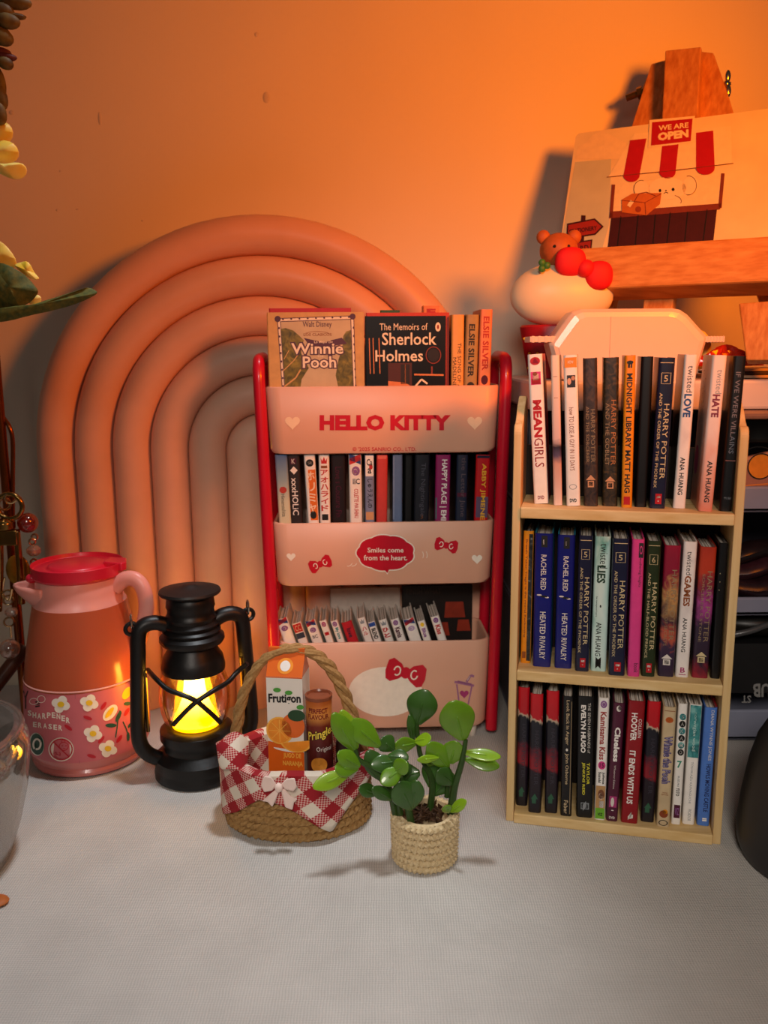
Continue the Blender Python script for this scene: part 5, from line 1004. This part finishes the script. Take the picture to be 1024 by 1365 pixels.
for k in range(8):
    a = 2*math.pi*k/8; b.line(jf4, [(.34, 3.9), (.34+.3*math.cos(a), 3.9+.5*math.sin(a))], .02, corl)
b.ell(jf4, .82, 4.62, .24, .26, mat('#24472a', .5), -10, 20); b.ell(jf3, .55, 3.08, .4, .12, white, -8, 20, 180, 360)
b.text('Frutigon', lambda a, c: jf2(.05+.9*a, 5.02+.05*a+.52*c), ink, .035)
for x, z, r in ((.30, 5.72, 20), (.62, 5.62, 30), (.93, 5.0, 40)): b.ell(jf3, x, z, .11, .1, mat('#4d9a3a', .5), r, 12)
b.text('JUGO DE', lambda a, c: jf2(.42+.5*a, 2.62+.28*c), corl, .03); b.text('NARANJA', lambda a, c: jf2(.40+.56*a, 2.26+.28*c), corl, .03)
b.build('body', car)
# crisp tube
TX, TY = -2.82, 34.5
tub = thing('crisp_tube', 'tiny dark red cylinder of crisps with yellow lettering standing in the basket', 'tube', (TX, TY, .35)); tr = swirl('crisp_print', [(0, '#3a0c0c'), (.6, '#4a1210'), (.78, '#6a2012'), (.86, '#c9823a'), (1, '#b5541f')], 40, axis=(0, 1, .054, .06)); TR = .56
b = MB(); b.lathe([(0, .35), (TR, .35), (TR, 5.6), (TR-.03, 5.68), (0, 5.68)], (TX, TY), tr, 40); 
def tp(u, z, l=.012): a = math.radians(-90)+u/TR; return Vector((TX+(TR+l)*math.cos(a), TY+(TR+l)*math.sin(a), z))
b.text('PERFECT', lambda a, c: tp(-.42+.84*a, 5.15+.22*c), mat('#7a1a14', .4), .03); b.text('FLAVOUR', lambda a, c: tp(-.48+.96*a, 4.88+.22*c), mat('#7a1a14', .4), .03)
py_ = mat('#ecd04a', .4); b.text('Pringles', lambda a, c: tp(-.5+1.25*a, 3.75+.35*a+.55*c), ink, .08); b.text('Pringles', lambda a, c: tp(-.48+1.21*a, 3.78+.35*a+.5*c, .02), py_, .02); b.text('Original', lambda a, c: tp(-.1+.7*a, 3.4+.26*c), offw, .0)
b.ring(lambda x, y: tp(x, y, .035), .0, 2.85, .34, .34, .33, mat('#c9842e', .5, .15), 24); b.build('body', tub)
b = MB(); b.lathe([(0, 5.66), (TR+.02, 5.66), (TR+.02, 5.8), (TR-.06, 5.82), (TR-.1, 5.74), (0, 5.74)], (TX, TY), mat('#8a4a30', .3), 32); b.build('lid', tub)
CX3, CY3 = -1.62, 34.6
jar = thing('jar', 'little dark brown jar with pale lettering behind the plant leaves in the basket', 'jar', (CX3, CY3, .35)); b = MB(); b.lathe([(0, .35), (.48, .35), (.52, .5), (.52, 3.6), (.4, 3.9), (0, 3.9)], (CX3, CY3), mat('#2a1512', .3, .1, coat=.3), 32)
b.text('FLY', lambda a, c: Vector((CX3-.25+.5*a, CY3-.535, 3.0+.3*c)), offw, .02); b.build('body', jar)

# ------------------------------------------------------------------ plant in a rope-wound pot
PX, PY = 1.55, 31.65
pl = thing('potted_plant', 'small plastic plant with glossy green leaves in a rope-wound pot before the cart', 'plant', (PX, PY, 0))
b = MB(); coil(b, (PX, PY), 1.17, 1.17, 0, 7, .165, cotton, .05, 6); b.lathe([(0, .02), (1.05, .02), (1.12, 1.95), (1.0, 2.0), (.95, 1.6), (0, 1.6)], (PX, PY), cotton, 36); b.build('rope_pot', pl)
b = MB(); kp = mat('#5a3a1c', .7, .3, 200, var2='#2a180c')
for k in range(70):
    a = random.uniform(0, 6.28); r = random.uniform(0, .8); c_ = Vector((PX+r*math.cos(a), PY+r*math.sin(a), 1.75+random.uniform(0, .25))); e1 = Vector((random.uniform(-1, 1), random.uniform(-1, 1), random.uniform(-.3, 1))).normalized()*.42; e2 = Vector((random.uniform(-1, 1), random.uniform(-1, 1), random.uniform(-.3, .8))).normalized()*.38
    b.poly([c_-e1*.6, c_+e2*.6, c_+e1*.7], kp); b.poly([c_-e1*.6, c_-e2*.5, c_+e2*.6], kp)
b.build('paper_filler', pl, solid=.03)
leafm = mat('#5f8a16', .32, .12, 120, sss=.08, coat=.4, name='leaf_green'); leafd = mat('#33571c', .32, .15, 120, coat=.4, name='leaf_dark'); stemm = mat('#2f4a1a', .4, .15, 200); leafl = mat('#82a91c', .32, .12, 120, sss=.1, coat=.4, name='leaf_light')
def leaf(part, base, tip, Yb, Yt, wpx, m, cup=.18, face=0.0):
    A, T_ = at(*base, Yb), at(*tip, Yt); L_ = (T_-A).length; d = (T_-A).normalized(); view = ((A+T_)/2-EYE).normalized(); s_ = d.cross(view).normalized(); nrm = s_.cross(d).normalized()
    W = 1.15*wpx/FPX*((A-EYE).length); s_ = (s_*math.cos(face)+nrm*math.sin(face)).normalized(); nrm = s_.cross(d).normalized()
    b = MB(); rows, cols = 12, 7; V = []
    for i in range(rows+1):
        q = i/rows; wd = W*.5*(math.sin(math.pi*min(1, q**1.25*.93+.04))**.75); bend = cup*L_*.6*math.sin(math.pi*q)
        for j in range(cols):
            x = -1+2*j/(cols-1); V.append(A+d*(L_*q)+s_*(wd*x)-nrm*(cup*wd*x*x*-1.0)-nrm*bend*.5)
    b.add(V, [(i*cols+j, i*cols+j+1, (i+1)*cols+j+1, (i+1)*cols+j) for i in range(rows) for j in range(cols-1)], m, True)
    b.tube([A+(T_-A)*(.08*k)-nrm*(cup*L_*.3*math.sin(math.pi*.08*k)) for k in range(9)], .035, m, 6)
    return sub(b, 'leaf', part, pl, solid=.05, sub=1)
def branch(pts, r, leaves):
    b = MB(); P = spline([at(x, y, Y) for x, y, Y in pts], 6); b.tube(P, [r*(1-.5*i/len(P)) for i in range(len(P))], stemm, 8); br = b.build('branch', pl)
    for l in leaves: leaf(br, *l)
branch([(549, 1104, 31.0), (541, 1060, 31.0), (534, 1035, 30.9)], .16, [((549, 1080), (531, 1042), 30.85, 30.7, 30, leafd), ((549, 1078), (556, 1040), 30.9, 30.8, 22, leafd), ((523, 1066), (496, 1050), 31.0, 30.6, 15, leafd)])
branch([(573, 1085, 32.0), (576, 1040, 32.1), (560, 1005, 32.2), (556, 965, 32.3)], .15, [((556, 966), (568, 919), 32.3, 32.4, 36, leafd, .2), ((551, 990), (546, 952), 32.3, 32.3, 10, leafd), ((556, 990), (524, 996), 31.9, 31.5, 20, leafm, .1, .5), ((553, 988), (575, 984), 31.8, 31.4, 17, leafl, .1, .5), ((574, 1050), (576, 1010), 32.2, 32.4, 22, leafd), ((578, 1060), (604, 1030), 32.1, 32.2, 22, leafd), ((570, 1020), (588, 996), 32.0, 31.9, 24, leafm), ((560, 1030), (530, 1035), 32.2, 32.3, 26, leafd)])
branch([(601, 1085, 31.6), (606, 1050, 31.5), (616, 1015, 31.4), (621, 986, 31.4)], .17, [((618, 987), (603, 934), 31.4, 31.2, 41, leafm, .22), ((617, 1003), (668, 1009), 31.4, 31.2, 15, leafl, .1, .35), ((620, 1012), (666, 1022), 31.5, 31.3, 18, leafm, .1, .3), ((604, 1045), (583, 1027), 31.5, 31.3, 22, leafd), ((600, 1082), (622, 1067), 31.0, 30.6, 13, leafl, .1, .3), ((598, 1083), (594, 1074), 30.9, 30.5, 12, leafm)])
branch([(596, 1062, 31.9), (598, 1030, 31.8), (592, 1005, 31.7)], .12, [((598, 1024), (571, 990), 31.6, 31.3, 24, leafm, .15), ((600, 1018), (609, 988), 31.6, 31.4, 26, leafm, .15), ((585, 1010), (556, 1013), 31.3, 31.0, 10, leafl, .1, .4)])
branch([(528, 1085, 31.5), (520, 1055, 31.3), (500, 1028, 31.1), (478, 1012, 31.0), (474, 998, 31.0)], .17, [((475, 1002), (444, 950), 31.0, 30.8, 24, leafm, .18), ((476, 998), (455, 946), 31.1, 31.0, 20, leafl, .18), ((507, 995), (465, 960), 31.2, 31.0, 27, leafm, .15), ((480, 1022), (450, 1003), 30.8, 30.5, 20, leafm), ((478, 1024), (446, 1024), 30.8, 30.4, 20, leafm), ((468, 1029), (417, 1050), 30.8, 30.4, 20, leafl, .1, .2), ((532, 1015), (494, 1020), 31.1, 30.8, 20, leafd), ((525, 1000), (508, 984), 31.4, 31.3, 22, leafd), ((512, 1042), (490, 1000), 31.3, 31.4, 24, leafd), ((530, 1045), (540, 1012), 31.6, 31.7, 22, leafd), ((505, 1058), (478, 1050), 31.2, 30.9, 16, leafd)])
branch([(534, 1085, 31.3), (528, 1050, 31.0), (522, 1030, 30.9)], .12, [((536, 1024), (508, 1045), 30.8, 30.4, 21, leafm, .12), ((524, 1030), (543, 1016), 30.8, 30.5, 20, leafm, .12), ((517, 1008), (545, 1010), 31.1, 31.0, 18, leafd)])

# ------------------------------------------------------------------ dark cup at the right edge, clear cup at the left edge
cup = MB(); gx = mat('#2c2a2a', .45, .08, 60, name='dark_cup')
CUX = 17.5
cup.lathe([(0, .02), (2.9, .02), (3.2, .12), (3.35, .5), (3.4, 1.1), (3.3, 2.4), (3.1, 3.8), (2.85, 4.8), (2.5, 5.5), (2.0, 5.9), (1.2, 6.1), (0, 6.15)], (CUX, 31.2), gx, 56)
tag(cup.build('dark_canister'), 'dark grey rounded canister at the right edge of the cloth', 'canister')
dsh = MB(); acr = clear('clear_acrylic', '#e9e6e2', .25, .06, .10, '#d8d2cc')
pr_ = [(0, .05), (3.2, .05), (3.45, .25), (3.9, 1.6), (4.25, 3.0), (4.45, 4.4), (4.42, 5.0), (4.1, 5.5), (3.9, 5.55)]
dsh.lathe(pr_, (-18.5, 31.0), acr, 64, caps=False); dsh.lathe([(r*.955, z+.06) for r, z in pr_[1:-1]], (-18.5, 31.0), acr, 64, caps=False)
dsh.tube([(-18.5+4.2*math.cos(a), 31+4.2*math.sin(a), 5.5) for a in [2*math.pi*k/64 for k in range(64)]], .1, acr, 8, closed=True)
tag(dsh.build('acrylic_cup'), 'clear acrylic cup at the lower left edge of the cloth', 'cup')
pt = MB(); c_ = fl(-4, 1205); pt.ball(c_+Vector((-.1, 0, .12)), (.55, .4, .14), mat('#b5622a', .6, .1), 16, 8, lambda p: Vector((p.x, p.y, max(p.z, -.8)))); tag(pt.build('dried_petal'), 'small orange-brown dried petal at the left edge of the cloth', 'petal')

# ------------------------------------------------------------------ flower stand, flowers, keyring at the left edge
stand = thing('flower_stand', 'thin copper-brown stand with black cap at the left edge by the wall', 'stand', (at(0, 600, 43.4).x, 43.4, 0)); cop = mat('#8a4a22', .22, .15, 120, metal=.9, name='copper'); bkp = mat('#14100e', .4, .1)
xs = at(4, 600, 43.4).x
b = MB(); b.tube([(xs, 43.4, .02), (xs, 43.4, 25.4)], .24, cop, 16); b.build('pole', stand)
b = MB(); z_ = at(4, 326, 43.4).z; b.lathe([(0, z_), (.34, z_), (.36, z_+1.1), (.3, z_+1.25), (0, z_+1.27)], (xs-.05, 43.4), bkp, 20); b.build('cap', stand)
b = MB(); b.tube(spline([at(-6, 540, 43.6), at(4, 556, 43.5), at(13, 570, 43.4), at(17, 590, 43.4), at(17, 640, 43.4), at(17, 690, 43.4)], 6), .11, cop, 10); b.build('hook_arm', stand)
b = MB(); b.lathe([(0, .01), (1.6, .01), (1.7, .12), (1.5, .3), (.3, .4), (0, .4)], (xs, 43.4), bkp, 32); b.build('base', stand)
st_ = MB(); st_.tube([at(-30, 945, 41.5), at(34, 862, 43.0)], .38, mat('#4a2412', .35, .2, 200), 12); o = st_.build('wooden_rod'); tag(o, 'dark brown wooden rod slanting behind the pink jug', 'rod')
# keyring
kr = thing('bead_keyring', 'gold keyring with clasp, amber and clear beads hanging on the stand', 'keyring', at(12, 700, 41.4)); gd = mat('#a07a42', .2, .12, 150, metal=1, name='old_gold'); gd2 = mat('#c9a878', .2, .12, 150, metal=1)
KY2 = 41.4
def circ(px, py, r, Y, n=20, tilt=0.0):
    c_ = at(px, py, Y); k = r/FPX*Y; return [c_+Vector((k*math.cos(a)*math.cos(tilt), k*math.cos(a)*math.sin(tilt), k*math.sin(a))) for a in [2*math.pi*i/n for i in range(n)]]
b = MB(); b.tube(circ(13, 675, 17, KY2), .12, gd, 10, closed=True); b.tube(circ(6, 672, 8, KY2, 16, .8), .06, gd2, 8, closed=True); b.tube(circ(14, 664, 7, KY2, 16, .5), .06, gd2, 8, closed=True); b.build('split_ring', kr)
b = MB(); b.lathe([(0, at(5, 705, KY2).z), (.5, at(5, 705, KY2).z), (.52, at(5, 696, KY2).z), (.3, at(5, 691, KY2).z), (0, at(5, 690, KY2).z)], at(6, 700, KY2)[:2], gd, 24)
for (x0, y0), (x1, y1), r in (((22, 708), (29, 805), .17), ((0, 706), (-2, 815), .17)): b.tube([at(x0, y0, KY2), at((x0+x1)/2+1, (y0+y1)/2, KY2-.1), at(x1, y1, KY2)], r, gd, 10)
b.box(at(12, 716, KY2), (.95, .5, .75), gd); b.build('clasp', kr, bevel=.04)
amber = clear('amber_bead', '#c8401c', .3, .03, .25, '#b5330f'); crys = clear('crystal_bead', '#e8d0be', .4, .05, .25, '#d8b49c')
b = MB(); b.ball(at(37, 697, 41.9), .5, amber, 20, 14); b.ball(at(36, 697, 41.9), .22, mat('#a82a0c', .2, .1), 12, 8); b.build('amber_bead', kr)
b = MB()
for x, y in ((46, 716), (43, 722)): b.tube(circ(x, y, 4, 41.9, 14, .6), .05, gd2, 6, closed=True)
b.tube(circ(45, 749, 4, 41.9, 14, .6), .05, gd2, 6, closed=True)
for x, y in ((10, 793), (11, 800), (12, 829)): b.tube(circ(x, y, 6.5, KY2, 14, .5), .05, gd2, 6, closed=True)
b.tube([at(14, 835, KY2), at(15, 850, KY2)], .05, gd2, 6); b.tube(spline([at(6, 770, KY2), at(3, 790, KY2), at(12, 800, KY2), at(16, 785, KY2)], 5), .06, gd2, 6); b.build('chain_link', kr)
def facet(b, px, py, Y, r, m):
    c_ = at(px, py, Y); k = r/FPX*Y; b.ball(c_, (k, k, k*.8), m, 9, 5)
b = MB(); facet(b, 45, 734, 41.9, 10, crys); b.build('crystal_bead', kr)
b = MB(); facet(b, 15, 816, KY2, 9, crys); b.build('crystal_bead', kr)
b = MB(); b.ball(at(13, 865, KY2), .5, crys, 20, 14); b.ball(at(13, 862, KY2), .3, mat('#8a3a22', .3, .2, 300), 10, 7); b.build('crackle_bead', kr)
b = MB(); c_ = at(24, 760, 42.2); b.ball(c_, (.62, .12, .8), mat('#b8862a', .25, .1, metal=.6), 20, 12); b.build('charm', kr)
# blossoms and leaves on the stand
petal = mat('#ffd93a', .5, .12, 120, sss=.3, var2='#fff08a', name='yellow_petal'); lfab = mat('#34491c', .75, .3, 400, bump=.4, var2='#66641f', name='fabric_leaf')
def patch(part_name, root, edge, Y, m, bulge=.3, z=0):
    """a curved petal or leaf from its outline: the rim lies at depth Y, the middle bulges towards the room"""
    P = [at(x, y, Y+.15*math.sin(i*1.7)) for i, (x, y) in enumerate(edge)]; c_ = sum(P, Vector())/len(P); b = MB(); n = len(P); V = []
    for k, q in enumerate((1.0, .8, .55, .28)): V += [c_+(p-c_)*q+Vector((0, -bulge*(1-q*q)+.05*math.sin(i*2.3)*q, 0)) for i, p in enumerate(P)]
    V.append(c_+Vector((0, -bulge, 0))); F_ = [(k*n+i, k*n+(i+1) % n, (k+1)*n+(i+1) % n, (k+1)*n+i) for k in range(3) for i in range(n)]+[(3*n+i, 3*n+(i+1) % n, 4*n) for i in range(n)]
    b.add(V, F_, m, True); return b.build(part_name, root, solid=.04, sub=1)
fw = thing('yellow_blossom', 'yellow silk blossom at the left edge above the black cap', 'flower', at(-8, 205, 36.6))
for e, Y in (([(-20, 150), (0, 160), (14, 165), (19, 176), (16, 190), (0, 200), (-20, 195)], 36.5), ([(-20, 185), (5, 186), (20, 190), (27, 203), (24, 215), (8, 222), (-20, 218)], 36.2), ([(-20, 205), (0, 222), (18, 216), (32, 217), (38, 227), (34, 238), (20, 241), (0, 232), (-20, 222)], 35.9)): patch('petal', fw, e, Y, petal)
fw = thing('yellow_blossom', 'yellow silk blossom with dark green leaf below the black cap', 'flower', at(-5, 360, 36.4))
for e, Y in (([(-20, 312), (0, 320), (12, 330), (22, 345), (24, 358), (8, 362), (-20, 355)], 36.5), ([(15, 352), (28, 350), (36, 347), (41, 352), (46, 366), (55, 371), (50, 374), (40, 372), (28, 362)], 36.3), ([(30, 400), (42, 398), (50, 391), (56, 396), (55, 405), (45, 408)], 36.4)): patch('petal', fw, e, Y, petal, .2)
patch('leaf', fw, [(-30, 350), (-10, 349), (6, 350), (20, 358), (34, 366), (44, 377), (48, 383), (53, 389), (48, 396), (40, 404), (28, 410), (10, 412), (-10, 414), (-30, 414)], 36.0, lfab, .35)
patch('long_leaf', fw, [(-30, 412), (0, 411), (20, 412), (48, 406), (58, 401), (80, 396), (100, 388), (112, 385), (116, 382), (128, 386), (133, 391), (122, 396), (104, 405), (70, 415), (40, 420), (18, 427), (0, 430), (-30, 432)], 35.8, lfab, .25)
sp_ = thing('dried_sprig', 'hanging dried olive-brown sprig at the top left corner', 'sprig', at(-12, 60, 36.5)); dr = mat('#7a6a30', .6, .25, 200, var2='#4a3a1a'); dr2 = mat('#5a2a30', .6, .2)
b = MB(); b.tube(spline([at(-14, -40, 36.6), at(-10, 40, 36.5), at(-13, 110, 36.5), at(-12, 165, 36.6)], 8), .12, dr, 8); b.build('stem', sp_)
for k, (x, y, rx, rz, m) in enumerate(((20, 3, .66, .28, dr), (2, 14, .5, .3, dr), (10, 28, .5, .3, dr), (20, 22, .45, .12, dr), (-2, 46, .5, .4, dr), (4, 50, .42, .32, dr), (0, 70, .45, .2, dr2), (6, 76, .5, .16, dr2), (7, 84, .33, .25, dr), (-2, 110, .3, .6, dr), (2, 130, .25, .45, dr), (-1, 150, .3, .45, dr))):
    b = MB(); b.ball(at(x, y, 36.4-.1*(k % 3)), (rx, .2, rz), m, 12, 8, lambda p: Vector((p.x, p.y, p.z-.25*p.x))); b.build('bud', sp_)
